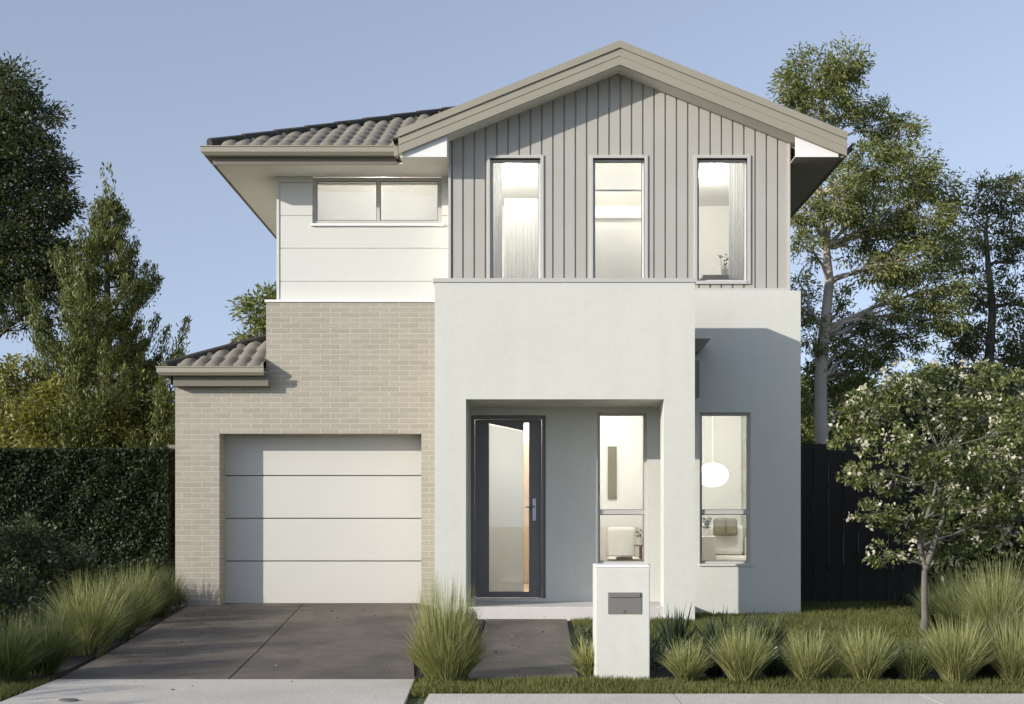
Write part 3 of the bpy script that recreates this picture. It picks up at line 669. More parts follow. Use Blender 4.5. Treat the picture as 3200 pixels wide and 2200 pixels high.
m = MB(); m.lathe([(.12,.15),(.12,.17),(.02,.19),(.02,PZ(1235,16.6)-.02),(.09,PZ(1235,16.6)-.02),(.09,PZ(1235,16.6)),(0.001,PZ(1235,16.6))],(PX(1452,16.6),16.6,0),16); one(m,'plant_stand',M['book'],'slim dark round plant stand behind the porch window','stand')
# curtains and blinds
def curtain(x0, x1, z0, z1, y, lab, mat='sheer', name='curtain'):
    m = MB(); n = 60; pts = [(x0+(x1-x0)*k/n, y+.012*math.sin(k*.95)+.006*math.sin(k*2.3)) for k in range(n+1)]
    for a, b_ in zip(pts, pts[1:]): m.face([(a[0],a[1],z0),(b_[0],b_[1],z0),(b_[0],b_[1],z1),(a[0],a[1],z1)])
    return one(m, name, M[mat], lab, 'curtain', smooth=True)
def blind(x0, x1, z0, z1, y, lab, bm='sheer'):
    t = thing('roller_blind', lab, 'blind', ((x0+x1)/2, y, z1))
    m = MB(); m.box(x0,x1,y,y+.003,z0,z1); m.build('fabric', M[bm], t); m = MB(); m.box(x0,x1,y-.006,y+.009,z0-.02,z0); m.build('hem_bar', M['white_trim'], t)
    m = MB(); m.tube([(x0,y+.02,z1+.0),(x1,y+.02,z1+.0)], .02, 8); m.build('roller', M['white_trim'], t)
yb = YC+.26
curtain(X(1105,yb), X(1138,yb), 3.0, 5.5, yb, 'white sheer curtain at the edge of the upper window nearest the brick side')
curtain(X(1143,yb+.4), X(1228,yb+.4), 2.85, PZ(450,yb+.4), yb+.4, 'beige cloth hanging behind the upper window nearest the brick side', 'sheer')
blind(X(1330,yb), X(1470,yb), PZ(430,yb), 5.45, yb, 'half drawn white roller blind in the middle upper window')
blind(X(1330,yb+.2), X(1478,yb+.2), 2.87, PZ(495,yb+.2), yb+.2, 'white cloth screen below the half drawn blind of the middle upper window', 'sheer')
curtain(X(1652,yb), X(1700,yb), 2.9, 5.5, yb, 'bright white curtain gathered to one side of the upper window nearest the tall gum tree')
zz_ = PZ(627,yb+.25)
m = MB(); m.box(X(1590,yb+.25), X(1670,yb+.25), yb+.12, yb+.45, 2.85, zz_); one(m,'cabinet',M['timber'],'low timber cabinet behind the upper window nearest the tall gum tree','cabinet',bevel=.008)
houseplant(X(1643,yb+.25), yb+.25, zz_+.001, .2, 'small plant on the cabinet behind the upper window nearest the tall gum tree', 30)
mw = X(857,YU)
blind(wx0+.02, mw-.012, wz0+.01, ZS-.06, YU+.105, 'closed off-white roller blind in the outer half of the wide upper window')
blind(mw+.012, wx1-.02, wz0+.01, ZS-.06, YU+.105, 'closed off-white roller blind in the half of the wide upper window beside the grey cladding')
m = MB(); m.box(ux0+.04, cx0+.04, 18.4, 18.45, zbt, ZS+.029); m.box(cx0-.02, cx0+.04, YC+.21, 18.399, 2.84, 5.51); m.build('interior_wall', M['inner'], H)
m = MB(); m.box(ux0+.04, cx0-.03, YU+.16, 18.39, zbt+.0, zbt+.03); m.build('interior_floor', M['timber'], H)

# ------------------------------------------------------------------ letterbox, fences
LD = 8.80
lb = thing('letterbox', 'white rendered letterbox pillar with a grey metal plate beside the path', 'letterbox', (PX(1411,LD), LD+.18, 0))
x0, x1, z1 = PX(1350,LD), PX(1473,LD), PZ(1287,LD)
m = MB(); m.box(x0, x1, LD, LD+.34, -.03, z1); m.build('pillar', M['render'], lb, bevel=.006)
m = MB(); m.box(x0-.0, x1+.0, LD-.0, LD+.34, z1+.001, z1+.018); m.build('cap', M['white_trim'], lb, bevel=.004)
m = MB(); a, b_, c, d = PX(1378,LD), PX(1454,LD), PZ(1392,LD), PZ(1343,LD); m.box(a, b_, LD-.006, LD-.001, c, d)
pt_ = m.build('plate', M['plate'], lb, bevel=.002)
m = MB(); m.box(a+.01, b_-.01, LD-.014, LD-.0065, d-.032, d-.006); m.build('slot_flap', M['plate'], pt_, bevel=.002)
m = MB(); kx, kz = PX(1413,LD), PZ(1385,LD)
m.tube([(kx,LD-.012,kz),(kx,LD-.0065,kz)], .008, 12); m.build('lock', M['steel'], pt_)

fn = thing('fence', 'black vertical paling fence running beside the house on the lawn side', 'fence', (4,17.5,0))
FD = 17.4; fx = lx1+.0
m = MB(); x = lx1+.02; k = 0
while x < 9.5:
    m.box(x, x+.098, FD+(.018 if k % 2 else 0), FD+.018+(.018 if k % 2 else 0), .0, PZ(1006,FD)+R.uniform(-.004,.004)); x += .10; k += 1
m.build('palings', M['black'], fn)
m = MB(); m.box(lx1, 9.5, FD+.04, FD+.09, .4, .47); m.box(lx1, 9.5, FD+.04, FD+.09, 1.5, 1.57); m.build('rails', M['black'], fn)
fl = thing('fence', 'narrow dark side fence with a grey top between the hedge and the brick wall', 'fence', (-4.4,17,0))
m = MB(); m.box(PX(372,17),bxl-.003,17.0,17.04,0,PZ(1075,17)); m.build('panel', M['dark_frame'], fl)
m = MB(); m.box(PX(380,17),bxl-.003,16.99,17.05,PZ(1075,17)+.001,PZ(1008,17)); m.build('top_panel', M['fascia_dark'], fl)
m = MB(); ux = PX(152,7.68); m.lathe([(.0001,.012),(.038,.012),(.045,.008),(.045,0)], (ux,7.70,.006), 20, 1.3, 1); one(m,'utility_cover',M['dark_frame'],'small dark round service cover in the pale crossover','cover')

# ------------------------------------------------------------------ plants
def leaf_cards(P, A, l, wd, droop=0., spread=1.):
    """P positions (N,3); A preferred axis (N,3)."""
    n = len(P); rnd = NR.normal(size=(n,3)); a = A + rnd*spread; a[:,2] -= droop
    a /= np.linalg.norm(a, axis=1)[:,None]; b_ = np.cross(a, NR.normal(size=(n,3))); b_ /= np.linalg.norm(b_, axis=1)[:,None]
    L_ = (l*NR.uniform(.6,1.3,n))[:,None]; W_ = (wd*NR.uniform(.7,1.3,n))[:,None]
    V = np.stack([P-a*L_*.5, P+b_*W_*.5, P+a*L_*.5, P-b_*W_*.5], 1).reshape(-1,3)
    return V
def clump_points(c, r, nsub, nleaf, sub, shell=.55):
    """leaf points gathered in small tufts spread through an ellipsoid"""
    d = NR.normal(size=(nsub,3)); d /= np.linalg.norm(d,axis=1)[:,None]
    q = (NR.uniform(shell**3,1,nsub)**(1/3))[:,None]*(1+NR.normal(0,.10,(nsub,1)))
    cen = np.array(c) + d*q*np.array(r)
    S = sub*NR.uniform(.6,1.35,(nsub,1))
    off = np.clip(NR.normal(size=(nsub,nleaf,3)),-1.7,1.7)*S[:,None,:]*.5*np.array([1,1,.62]); P = cen[:,None,:] + off
    A = d[:,None,:]*1. + off/ (np.linalg.norm(off,axis=2)[:,:,None]+1e-6)
    return P.reshape(-1,3), A.reshape(-1,3), cen
def curve_pts(a, b_, sag=.1, n=6, jit=.04):
    a, b_ = Vector(a), Vector(b_); L_ = (b_-a).length; out = []
    for k in range(n+1):
        t = k/n; p = a.lerp(b_, t); p.z += math.sin(math.pi*t)*sag*L_
        if 0 < k < n: p += Vector((R.gauss(0,jit),R.gauss(0,jit),R.gauss(0,jit)))*L_*.5
        out.append(p)
    return out
def tree(name, label, cat, base, stem, clumps, leafm, bark, l, wd, nsub, nleaf, sub, r0=.12, droop=.3, group=None, spread=.7, blossom=0, twigs=1, shell=.5, bsize=.05):
    """stem: list of trunk points (absolute); clumps: (x,y,z,rx,ry,rz[,density])"""
    t = thing(name, label, cat, base, group)
    tm = MB(); n = len(stem); rad = [r0*(1-.75*k/(n-1)) for k in range(n)]; rad[0] *= 1.25
    tm.tube(stem, rad, 10); allV = []; 
    tw = MB()
    for c in clumps:
        dens = c[6] if len(c) > 6 else 1
        vol = dens*(c[3]*c[4]+c[3]*c[5]+c[4]*c[5])/3
        ns = max(4, int(nsub*vol)); P, A, cen = clump_points(c[:3], c[3:6], ns, nleaf, sub, shell)
        allV.append(leaf_cards(P, A, l, wd, droop, spread))
        # limb from the nearest lower trunk point to the clump
        cc = Vector(c[:3]); best = min(range(n), key=lambda k: (Vector(stem[k])-cc).length + (3 if stem[k][2] > cc.z-.05 else 0))
        lp = curve_pts(stem[best], cc, .06, 6, .05); rb = min(rad[best]*.6, .02+.05*max(c[3:6]))
        tm.tube(lp, [rb*(1-.7*k/6) for k in range(7)], 7)
        for q in cen[::max(1, int(len(cen)/(10*twigs)))]:
            s0 = lp[R.randint(3,6)]; tm.tube(curve_pts(s0, q, .05, 3, .06), [rb*.28, rb*.2, rb*.13, rb*.05], 5, False)
    V = np.concatenate(allV); N_ = len(V)//4; mi = None; mats = [leafm]
    if blossom:
        mats.append(M['blossom']); 
        mi = np.zeros(N_, int)
    o = np_mesh('crown', V, np.arange(len(V)).reshape(-1,4), mats, mi, t)
    tm.build('trunk', bark, t, smooth=True)
    if blossom:
        cen = np.concatenate([clump_points(c[:3], np.array(c[3:6])*1.04, max(3, int(blossom*c[3]*c[5]*1.0)), 1, .1, .88)[0] for c in clumps])
        P = np.repeat(cen, 8, 0) + NR.normal(size=(len(cen)*8,3))*bsize*.42
        BV = leaf_cards(P, np.zeros_like(P), bsize*.8, bsize*.5, 0, 1); ob = np_mesh('blossoms', BV, np.arange(len(BV)).reshape(-1,4), M['blossom'], None, t); ob['kind'] = 'stuff'
    return t
def vp(vx, vy, D): return (PX(vx,D), D, PZ(vy,D))
def cl(vx, vy, D, rx, rz, ry=None, dens=1):              # clump from measured radii (measuring px)
    s = D/F; return (PX(vx,D), D, PZ(vy,D), rx*s, (ry or (rx+rz)/2)*s, rz*s, dens)

# right gum
D = 22
stem = [(PX(1862,D),D,0), vp(1862,1000,D), vp(1860,860,D), vp(1868,760,D), vp(1880,640,D), vp(1872,560,D), vp(1858,440,D+.2), vp(1850,330,D), vp(1865,220,D)]
tree('gum_tree','tall gum tree with pale cream trunk rising above the black fence beside the house','tree',(PX(1862,D),D,0),stem,[
 cl(1850,170,D,80,55),cl(1915,150,D,55,45),cl(1870,240,D,85,50),cl(1800,210,D,40,40),cl(1990,270,D+.5,50,50),cl(2040,310,D+.3,50,45),
 cl(1960,370,D,60,55),cl(2050,400,D,80,60),cl(1900,450,D-.5,60,60),cl(1980,480,D,85,60),cl(2090,500,D,70,60),cl(2120,420,D+.6,50,40),
 cl(1830,560,D-.6,45,40,None,.8),cl(1810,640,D,40,30,None,.6),cl(2060,590,D,70,50),cl(2100,660,D+.4,90,60),cl(2010,700,D,50,40,None,.8),
 cl(1920,770,D+.5,50,45,None,.8),cl(1900,850,D+.5,60,45,None,.9),cl(1950,790,D,35,30,None,.7),cl(1840,760,D,30,60,None,.7),cl(1830,480,D-.4,45,40),cl(1930,560,D+.5,55,45,None,.5),cl(1985,610,D,50,40,None,.8),cl(1930,900,D+.4,50,50),cl(1905,700,D+.5,40,50,None,.6),cl(1830,700,D+.4,30,40,None,.8),cl(1990,780,D+.5,50,40),cl(1960,850,D+.6,55,45),cl(2130,720,D+.5,60,45),cl(2010,540,D+.4,70,50,None,.9),cl(2150,560,D+.8,50,50,None,.9),cl(1835,910,D+.4,35,50,None,.8),cl(1840,840,D+.4,25,40,None,.7),cl(2060,760,D+.6,60,45,None,.8)],
 M['leaf_gum'], M['palebark'], .088, .026, 180, 68, .22, r0=.125, droop=.5, spread=.8, shell=.6)
# gum stems second leader
D = 24
tree('gum_tree','dark spreading gum tree at the right edge of the picture behind the blossoming tree','tree',(PX(2235,D),D,0),
 [(PX(2235,D),D,0),vp(2235,1000,D),vp(2240,850,D),vp(2250,700,D),vp(2240,600,D),vp(2235,520,D)],[
 cl(2250,440,D,70,45),cl(2180,480,D,50,45),cl(2310,470,D,60,60),cl(2230,560,D,80,55),cl(2320,590,D,60,60),cl(2190,660,D,60,50,None,.7),cl(2290,690,D,70,50),
 cl(2240,770,D,80,50),cl(2160,780,D,50,40),cl(2330,800,D,60,60),cl(2190,860,D,90,50),cl(2280,880,D,90,60),cl(2080,870,D+1,60,40)],
 M['leaf_gum2'], M['greybark'], .095, .03, 125, 56, .24, r0=.13, droop=.4)
# far belt behind the right garden
D = 30
for i, (vx, top, lab) in enumerate([(1830,850,'low distant bush seen just beside the house edge'),(1960,850,'distant bush on the skyline behind the fence'),(2090,850,'far dark bush behind the blossoming tree'),(2230,820,'far tall bush behind the spreading dark gum'),(2380,780,'far bush at the right frame edge')]):
    r_ = 85
    tree('background_tree', lab, 'tree', (PX(vx,D),D,0), [(PX(vx,D),D,0),vp(vx,1100,D),vp(vx+5,top+60,D)],
     [cl(vx-30,top+70,D,r_*.7,60),cl(vx+45,top+90,D,r_*.7,60),cl(vx,top+40,D,r_*.55,40),cl(vx-40,top+170,D,r_,80),cl(vx+40,top+190,D,r_,80),cl(vx,top+290,D,r_*1.1,80)],
     M['leaf_gum'] if i < 2 else M['leaf_dark'], M['greybark'], .17, .07, 60, 40, .4, group='trees far behind the fence')
# blossoming small tree in front
D = 12.8
stem = [(PX(2095,D),D,0),vp(2097,1400,D),vp(2095,1340,D),vp(2096,1285,D),vp(2085,1240,D),vp(2098,1180,D),vp(2120,1110,D),vp(2130,1030,D)]
bt = tree('blossom_tree','small blossoming tree with forked grey trunk standing in the lawn','tree',(PX(2095,D),D,0),stem,[
 cl(1975,930,D,62,50),cl(2060,895,D,60,42),cl(2140,935,D+.2,60,42),cl(2235,940,D+.3,72,42),cl(2320,890,D+.2,55,48),cl(1938,1000,D,44,34),cl(2030,1005,D-.3,58,36),
 cl(1948,1078,D-.2,44,26),cl(2030,1095,D+.3,42,26),cl(2140,1045,D-.3,62,34),cl(2235,1050,D-.2,66,36),cl(2315,1070,D,55,42),
 cl(1985,1165,D-.2,60,26),cl(2060,1195,D-.1,44,24),cl(2150,1135,D-.4,56,30),cl(2255,1150,D,64,34),cl(2320,1180,D,55,50),cl(2000,1255,D,32,22),cl(2110,1235,D+.3,45,28),cl(2210,1220,D+.3,70,40),
 cl(2075,850,D+.4,60,35),cl(2200,1020,D+.6,130,100,None,.6),cl(2210,860,D+.5,60,40),cl(2300,980,D-.1,50,35)],
 M['leaf_mag'], M['greybark'], .054, .023, 380, 48, .10, r0=.04, droop=0, spread=.8, blossom=270, bsize=.062, shell=.78)
m = MB(); m.tube([vp(2096,1290,D),vp(2112,1250,D),vp(2128,1200,D),vp(2150,1140,D),vp(2170,1080,D)], [.035,.03,.026,.02,.01], 8, False); m.build('limb', M['greybark'], bt, smooth=True)
# dense shrubs behind it, along the right boundary
for i, (vx, vy, D, rr, hh_, lab) in enumerate([(2200,1150,15.6,95,170,'dark leafy shrub behind the blossoming tree trunk'),(2330,1120,15,90,190,'dark tall shrub at the right frame edge above the grasses'),(2120,1010,17.9,110,110,'dark shrub leaning over the black fence')]):
    tree('dark_shrub', lab, 'shrub', (PX(vx,D),D,0), [(PX(vx,D),D,0),vp(vx,1250,D),vp(vx,1100,D)], [cl(vx,vy,D,rr,hh_),cl(vx-50,vy+70,D-.2,rr*.5,hh_*.5),cl(vx+50,vy+50,D-.2,rr*.5,hh_*.5),cl(vx,vy-110,D,rr*.6,hh_*.45)],
     M['leaf_dark'], M['bark'], .09, .045, 330, 40, .22, r0=.05, droop=.1, shell=.2)

# left trees
D = 21
tree('dark_tree','tall dark tree leaning in from the left edge of the picture','tree',(PX(-40,D),D,0),
 [(PX(-60,D),D,0),vp(-50,1000,D),vp(-40,800,D),vp(-20,600,D),vp(-5,400,D),vp(0,250,D),vp(5,180,D)],[
 cl(30,200,D,55,50),cl(0,160,D,35,30),cl(75,270,D,55,50),cl(10,300,D,60,60),cl(60,370,D,85,60),cl(110,390,D,50,40),cl(0,430,D,80,60),cl(100,470,D,70,50),cl(40,540,D,90,60),
 cl(150,450,D+.3,40,30),cl(100,590,D,85,55),cl(20,640,D,80,55),cl(110,680,D,80,50),cl(50,720,D-.3,70,35),cl(-40,560,D,80,100),cl(-50,350,D,80,100),cl(150,600,D+.3,50,60)],
 M['leaf_dark'], M['bark'], .095, .03, 210, 60, .27, r0=.18, droop=.1)
D = 19.5
def conifer(name, label, vx, vtop, D, spec, wide=1):
    t = thing(name, label, 'tree', (PX(vx,D),D,0)); tm = MB(); x0_, zt_ = PX(vx,D), PZ(vtop,D)
    tm.tube([(x0_,D,0),(x0_+.03,D,zt_*.4),(x0_,D,zt_*.75),(x0_,D,zt_)], [.12,.08,.045,.008], 8); Vs = []
    nb = 70
    for k in range(nb):
        f = (k+.5)/nb; z = .6+(zt_-.75)*f**.85; an = k*2.4+R.uniform(-.5,.5); L_ = (zt_-z)*.31*wide*R.choice((.55,.8,1.,1.15,1.3))+.05
        L_ = min(L_, 1.9*R.uniform(.6,1.1)); ax = math.cos(an); ay = math.sin(an); p0 = Vector((x0_,D,z))
        p1 = p0+Vector((ax*L_*.5, ay*L_*.5, L_*.10)); p2 = p0+Vector((ax*L_*.85, ay*L_*.85, L_*.45)); p3 = p0+Vector((ax*L_, ay*L_, L_*.95))
        tm.tube([p0,p1,p2,p3], [.018,.013,.008,.003], 5, False); segs = [(p1,p2),(p2,p3)]
        for j in range(int(2+L_*5)):
            t_ = R.uniform(.15,.95); q0 = p0.lerp(p1,t_*2) if t_ < .5 else p1.lerp(p2,(t_-.5)*2); sd_ = R.choice((-1,1)); ln = L_*R.uniform(.18,.38)+.08
            q1 = q0+Vector((ax*ln*.5-ay*sd_*ln*.6, ay*ln*.5+ax*sd_*ln*.6, ln*R.uniform(.3,1.1))); tm.tube([q0,q1], [.006,.002], 4, False); segs.append((q0,q1))
        for a, b_ in segs:
            ln = (b_-a).length; cnt = int(520*ln)+25
            q = NR.uniform(0,1.05,cnt)[:,None]; P = np.array(a)*(1-q)+np.array(b_)*q + NR.normal(size=(cnt,3))*(.062*(1.25-q*.8))
            A = np.tile(np.array(b_-a)/ln, (cnt,1)) + np.array([0,0,.5]); Vs.append(leaf_cards(P, A, .07, .019, 0, .65))
    cnt = 150; P = np.array([x0_,D,zt_-.05])+NR.normal(size=(cnt,3))*np.array([.06,.06,.22]); Vs.append(leaf_cards(P, np.tile([0,0,1.],(cnt,1)), .10, .03, 0, .4))
    V = np.concatenate(Vs); np_mesh('crown', V, np.arange(len(V)).reshape(-1,4), M['leaf_con'], None, t); tm.build('trunk', M['bark'], t, smooth=True)
conifer('conifer','pointed green conifer with upswept branches left of the garage',243,438,19.5,None,1.08)
D = 23
for vx, top, lab, lm, mat in [(40,800,'yellowish shrub behind the hedge at the left edge','leaf_shrub',0),(130,850,'yellow green shrub behind the hedge under the tall dark tree','leaf_shrub',0),(330,840,'olive green shrub behind the hedge next to the garage','leaf_con',0),(240,900,'green shrub behind the hedge under the pointed conifer','leaf_shrub',0)]:
    DD = 18.6+R.uniform(0,1.2)
    tree('background_shrub', lab, 'shrub', (PX(vx,DD),DD,0), [(PX(vx,DD),DD,0),vp(vx,1100,DD),vp(vx,top+60,DD)], [cl(vx,top+60,DD,50,55),cl(vx-45,top+110,DD,55,55),cl(vx+45,top+120,DD,55,55),cl(vx,top+170,DD,85,60)],
     M[lm], M['bark'], .09, .04, 230, 40, .24, r0=.05, droop=.1, group='shrubs behind the hedge')
DD = 30
tree('distant_tree','small far tree showing between the lower tiled roof and the upper white wall','tree',(PX(600,DD),DD,0),[(PX(600,DD),DD,0),vp(600,900,DD),vp(605,700,DD)],
 [cl(600,720,DD,55,45),cl(560,705,DD,28,22),cl(610,670,DD,28,22),cl(570,770,DD,38,22),cl(600,810,DD,60,50)], M['leaf_gum'], M['greybark'], .16, .05, 90, 44, .32)
DD = 26
for vx, lab in ((-60,'dark distant bush behind the yellowish shrubs at the left edge'),(120,'dark distant bush behind the hedge left of the conifer'),(300,'dark distant bush behind the conifer'),(430,'dark distant bush behind the garage corner')):
    tree('background_tree', lab, 'tree', (PX(vx,DD),DD,0), [(PX(vx,DD),DD,0),vp(vx,1100,DD),vp(vx,940,DD)], [cl(vx,960,DD,90,70),cl(vx-50,1010,DD,80,70),cl(vx+50,1020,DD,80,70),cl(vx,1080,DD,100,70)],
     M['leaf_dark'], M['bark'], .15, .06, 70, 40, .35, group='trees far behind the hedge')

# clipped hedge
hx0, hx1, hy0, hy1, hz = -9.5, PX(379,16.45), 16.45, 17.3, PZ(1017,16.45)
n = 80000; P = NR.uniform(size=(n,3)); face = NR.choice(3, n, p=[.72,.2,.08])
P = np.stack([hx0+P[:,0]*(hx1-hx0), hy0+P[:,1]*(hy1-hy0), P[:,2]*hz], 1); dj = np.abs(NR.normal(0,.05,n))
wob = .03*np.sin(P[:,0]*5+P[:,2]*4)+.02*np.sin(P[:,0]*13-P[:,2]*9)
P[face==0,1] = (hy0+dj+wob)[face==0]; P[face==1,2] = (hz-dj*.8+wob*.5)[face==1]; P[face==2,0] = (hx1-dj)[face==2]
V = leaf_cards(P, np.tile([0,-.3,.3],(n,1)), .052, .030, 0, .9)
hd = thing('hedge','dark clipped box hedge left of the garage','hedge',((hx0+hx1)/2,hy0+.4,0))
np_mesh('foliage', V, np.arange(len(V)).reshape(-1,4), M['leaf_hedge'], None, hd)
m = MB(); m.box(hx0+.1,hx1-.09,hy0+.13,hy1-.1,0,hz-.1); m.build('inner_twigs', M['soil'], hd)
for vx, vy, D, rx_, rz_, lab in [(60,1270,13.4,75,85,'dark loose shrub in front of the hedge at the left edge'),(150,1290,14.4,75,60,'dark rounded shrub before the hedge above the middle grass tuft'),(20,1370,11.6,60,80,'dark low shrub at the left edge above the nearest grass')]:
    tree('low_shrub', lab, 'shrub', (PX(vx,D),D,0), [(PX(vx,D),D,0),vp(vx,1330,D),vp(vx,vy,D)], [cl(vx,vy,D,rx_,rz_),cl(vx-30,vy+30,D-.1,rx_*.6,rz_*.6),cl(vx+30,vy+35,D-.1,rx_*.6,rz_*.6),cl(vx,vy+70,D,rx_,50)],
     M['leaf_dark'], M['bark'], .06, .03, 700, 34, .14, r0=.03, droop=0, shell=.3, group='dark shrubs in front of the hedge')

# grass clumps
def tuft(name, label, x, y, h, rad, n, mat, wd=.006, arch=.6, group=None, spiky=0, z=0., basew=.22):
    seg = 6; an = NR.uniform(0,2*np.pi,n); top = 1.0 if spiky else 1.45
    th_ = top*NR.uniform(0,1,n)**(.75 if not spiky else 1.)
    Ld = 1/np.sqrt((np.cos(th_*.92)/h)**2+(np.sin(th_*.92)/rad)**2)*NR.uniform(.5,1.12,n)*1.04
    br_ = rad*basew*np.sqrt(NR.uniform(0,1,n)); ba = an+NR.normal(0,.8,n); px_ = x+br_*np.cos(ba); py_ = y+br_*np.sin(ba); pz_ = np.full(n, z-.01)
    tw_ = NR.uniform(0,2*np.pi,n); wv = wd*NR.uniform(.6,1.3,n); V = []; side = NR.normal(0,.10,n)
    for s_ in range(seg+1):
        t = s_/seg; ww = wv*(1-t**1.7)*.5+.0003; sxv = np.cos(tw_)*ww; syv = np.sin(tw_)*ww
        V.append(np.stack([np.stack([px_-sxv, py_-syv, pz_],1), np.stack([px_+sxv, py_+syv, pz_],1)],1))
        g_ = th_*((.45+arch*1.35*t**1.3) if not spiky else (.8+.25*t)); st_ = Ld/seg
        px_ = px_+np.cos(an+side*t)*np.sin(g_)*st_; py_ = py_+np.sin(an+side*t)*np.sin(g_)*st_; pz_ = np.maximum(pz_+np.cos(g_)*st_, z+.005)
    V = np.stack(V,1).reshape(n,(seg+1)*2,3); base = np.arange(n)[:,None,None]*(seg+1)*2
    q = np.array([[2*s_,2*s_+1,2*s_+3,2*s_+2] for s_ in range(seg)])[None]; Fc = (base+q).reshape(-1,4)
    V = V.reshape(-1,3) - np.array([x,y,z]); o = np_mesh(name, V, Fc, M[mat]); o.location = (x,y,z)
    return tag(o, label, 'plant', group)
G1 = 'grass tufts lining the left of the drive'; G2 = 'grass tufts in the bed right of the letterbox'
def tf(vx, vyb, vyt, rpx, n, mat, label, name='grass_tuft', group=None, **kw):
    D_ = CH*F/(vyb-1184); s_ = D_/F; kw['arch'] = kw.get('arch',.6)*R.uniform(.75,1.25) if name != 'flax' else kw.get('arch',.3)
    tuft(name, label, PX(vx,D_), D_, (vyb-vyt)*s_*1.06, rpx*s_*R.uniform(1.2,1.4), int(n*(2.4 if name != 'flax' else 1.2)), mat, group=group, **kw)
tf(1012,1540,1333,68,2300,'grass_light','big pale green fountain grass tuft between the drive and the path',wd=.0042,arch=.30,basew=.45)
for a in [(20,1545,1400,90,650,'grass_mid','nearest grass tuft at the left edge of the drive'),(95,1530,1385,95,650,'grass_mid','second grass tuft from the left frame edge, beside the drive corner'),
          (200,1485,1318,105,800,'grass_light','tallest pale grass tuft left of the drive'),(262,1450,1300,90,650,'grass_mid','grass tuft directly behind the tallest pale one'),
          (305,1420,1285,80,600,'grass_light','pale grass tuft midway along the drive edge'),(350,1400,1275,70,500,'grass_mid','grass tuft near the hedge end'),
          (385,1385,1290,48,400,'grass_mid','farthest grass tuft touching the foot of the brick wall'),(120,1450,1350,85,500,'grass_mid','grass tuft set back under the dark shrubs')]:
    tf(*a, group=G1, wd=.0052, arch=.42)
for a in [(1556,1545,1452,62,420,'grass_light','small pale tuft just right of the letterbox'),(1682,1545,1430,88,650,'grass_light','broad rounded pale tuft in the front bed'),
          (1832,1545,1438,75,480,'grass_light','tuft in the front bed left of the long bent leaf'),(1962,1545,1425,75,480,'grass_light','upright tuft in the middle of the front bed'),
          (2072,1543,1460,60,330,'grass_mid','low dull tuft in front of the blossoming tree trunk'),(2168,1545,1408,90,650,'grass_light','large tuft right of the blossoming tree trunk'),
          (2300,1545,1412,80,520,'grass_light','tuft at the right frame edge of the front bed'),(1902,1520,1430,60,260,'grass_mid','thin dull tuft set back between two pale ones')]:
    tf(*a, group=G2, wd=.0058, arch=.32)
tf(1338,1530,1438,62,150,'grass_light','arching striped tuft tucked against the path side of the letterbox',wd=.012,arch=.9)
tf(1530,1475,1372,62,80,'grass_dark','spiky dark flax with stiff upright leaves behind the letterbox bed','flax',wd=.03,arch=.1,spiky=1)
tf(1640,1490,1388,90,110,'grass_dark','dark arching flax behind the broad rounded tuft','flax',wd=.018,arch=.3)
tf(1730,1490,1392,85,100,'grass_dark','second dark arching flax, nearer the lawn middle','flax',wd=.018,arch=.3)
tf(1465,1500,1420,50,50,'grass_dark','small dark flax close against the letterbox side','flax',wd=.022,arch=.2,spiky=1)
tf(1850,1500,1398,50,22,'grass_mid','sparse tall strap leaves poking above the front bed','flax',wd=.014,arch=.3)
tf(2190,1440,1295,85,800,'grass_mid','tall soft grass tuft behind the trunk on the right',wd=.006,group='tall grasses at the right edge')
tf(2260,1455,1285,95,900,'grass_light','tallest soft grass tuft on the right',wd=.006,group='tall grasses at the right edge')
tf(2120,1425,1320,60,450,'grass_mid','soft grass tuft right beside the trunk',wd=.006,group='tall grasses at the right edge')
tf(2325,1450,1330,80,600,'grass_light','soft grass tuft at the right frame edge',wd=.006,group='tall grasses at the right edge')
tf(2240,1500,1395,80,500,'grass_mid','middle height tuft between the tall grasses and the front bed',wd=.006,group='tall grasses at the right edge')
tf(2330,1505,1370,80,500,'grass_mid','middle height tuft at the right frame edge',wd=.006,group='tall grasses at the right edge')

# low dark ground cover filling the beds (one mass nobody could count)
def cover(n, regions, hmax):
    ar = np.array([(r[1]-r[0])*(r[3]-r[2]) for r in regions]); Ps = []
    for r, q in zip(regions, ar/ar.sum()):
        k = int(n*q); x = NR.uniform(r[0],r[1],k); y = NR.uniform(r[2],r[3],k); hh_ = hmax*(.45+.55*np.abs(np.sin(x*5.1+np.cos(y*4.3))*np.cos(y*3.7+x)))
        Ps.append(np.stack([x,y,hh_*NR.uniform(.1,1,k)],1))
    P = np.concatenate(Ps); return leaf_cards(P, np.tile([0,0,1.3],(len(P),1)), .11, .012, 0, .6)
V = cover(60000, [(.80,7,9.05,9.95),(.47,.62,9.0,11.2),(-.68,-.42,9.0,13.5),(-7,-3.5,9.2,12),(-7,-4.0,12,16.2),(4.9,8,12.8,17.2)], .20)
o = np_mesh('ground_cover', V, np.arange(len(V)).reshape(-1,4), M['grass_dark']); o['kind'] = 'stuff'; o['label'] = 'low dark leafy ground cover between the grass tufts in the beds'; o['category'] = 'ground cover'

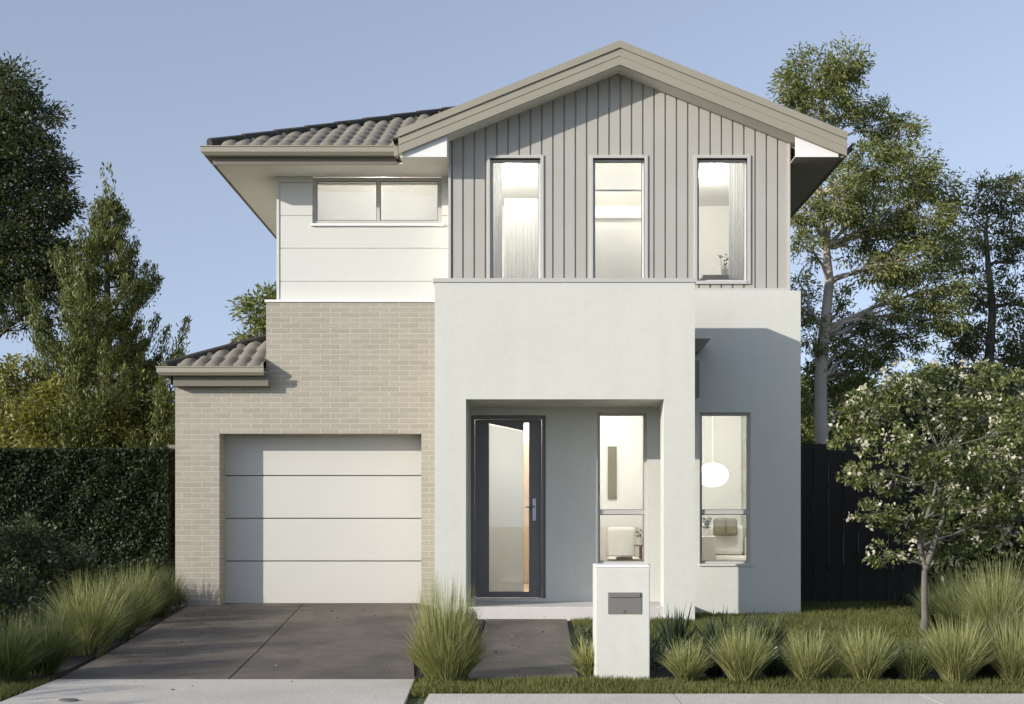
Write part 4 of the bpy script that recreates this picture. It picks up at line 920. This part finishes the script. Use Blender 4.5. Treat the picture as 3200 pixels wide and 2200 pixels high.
# loose leafy screen out of view on the left, added to shade the drive
cls = []
for k in range(17):
    yy = 4.2+k*.50; cls.append((-8.1+R.uniform(-.25,.25), yy, 1.25+R.uniform(-.1,.2), .55, .42, 1.05+R.uniform(-.15,.15), .55))
st_ = [(-8.1,8.2,0),(-8.1,8.2,.6),(-8.1,8.2,1.2),(-8.1,8.2,1.9)]
tree('unseen_shade_screen','unseen loose leafy screen added on the left to shade the drive','hedge',(-8.1,8.2,0),st_,cls,M['leaf_hedge'],M['bark'],.08,.04,170,34,.2,r0=.05,droop=0,shell=.2)

# extra small dark tufts between the pale ones, and fallen leaves
for a in [(1618,1535,1470,45,200,'grass_dark','small dark filler tuft between the first two pale tufts'),(1757,1540,1462,48,220,'grass_dark','small dark filler tuft left of the third pale tuft'),
          (1898,1543,1475,42,180,'grass_light','very small pale tuft between the third and fourth pale tufts'),(2018,1538,1480,40,160,'grass_dark','small dark filler tuft left of the low dull one'),(2235,1540,1465,50,240,'grass_dark','small dark filler tuft between the two large tufts right of the trunk')]:
    tf(*a, group=G2, wd=.005, arch=.5)
n = 130; r_ = NR.uniform(0,1,n)
lx_ = np.where(r_<.45, -3.15-.8*(NR.uniform(0,1,n))+np.abs(NR.normal(0,.35,n)), np.where(r_<.75, NR.uniform(-3,-.8,n), NR.uniform(-.4,.5,n))); ly_ = NR.uniform(7.8,15,n); ly_[r_>=.75] = NR.uniform(8.9,14,(r_>=.75).sum())
keep = ~((lx_ < -3.05) & (ly_ < 8.8)); P = np.stack([lx_,ly_,.012+.006*np.maximum(0,ly_-10.5)*1.75],1)[keep]
V = leaf_cards(P, NR.normal(size=(len(P),3))*np.array([1,1,.05]), .032, .013, 0, .08)
b = NB('dry_leaf'); g_ = b.n("ShaderNodeNewGeometry"); b.l(b.ramp(g_.outputs['Random Per Island'], [(0,(.10,.06,.03)),(1,(.26,.18,.08))]), b.p.inputs['Base Color'])
o = np_mesh('leaf_litter', V, np.arange(len(V)).reshape(-1,4), b.m); o['kind'] = 'stuff'; o['label'] = 'a few dry fallen leaves scattered on the drive and path'; o['category'] = 'leaves'
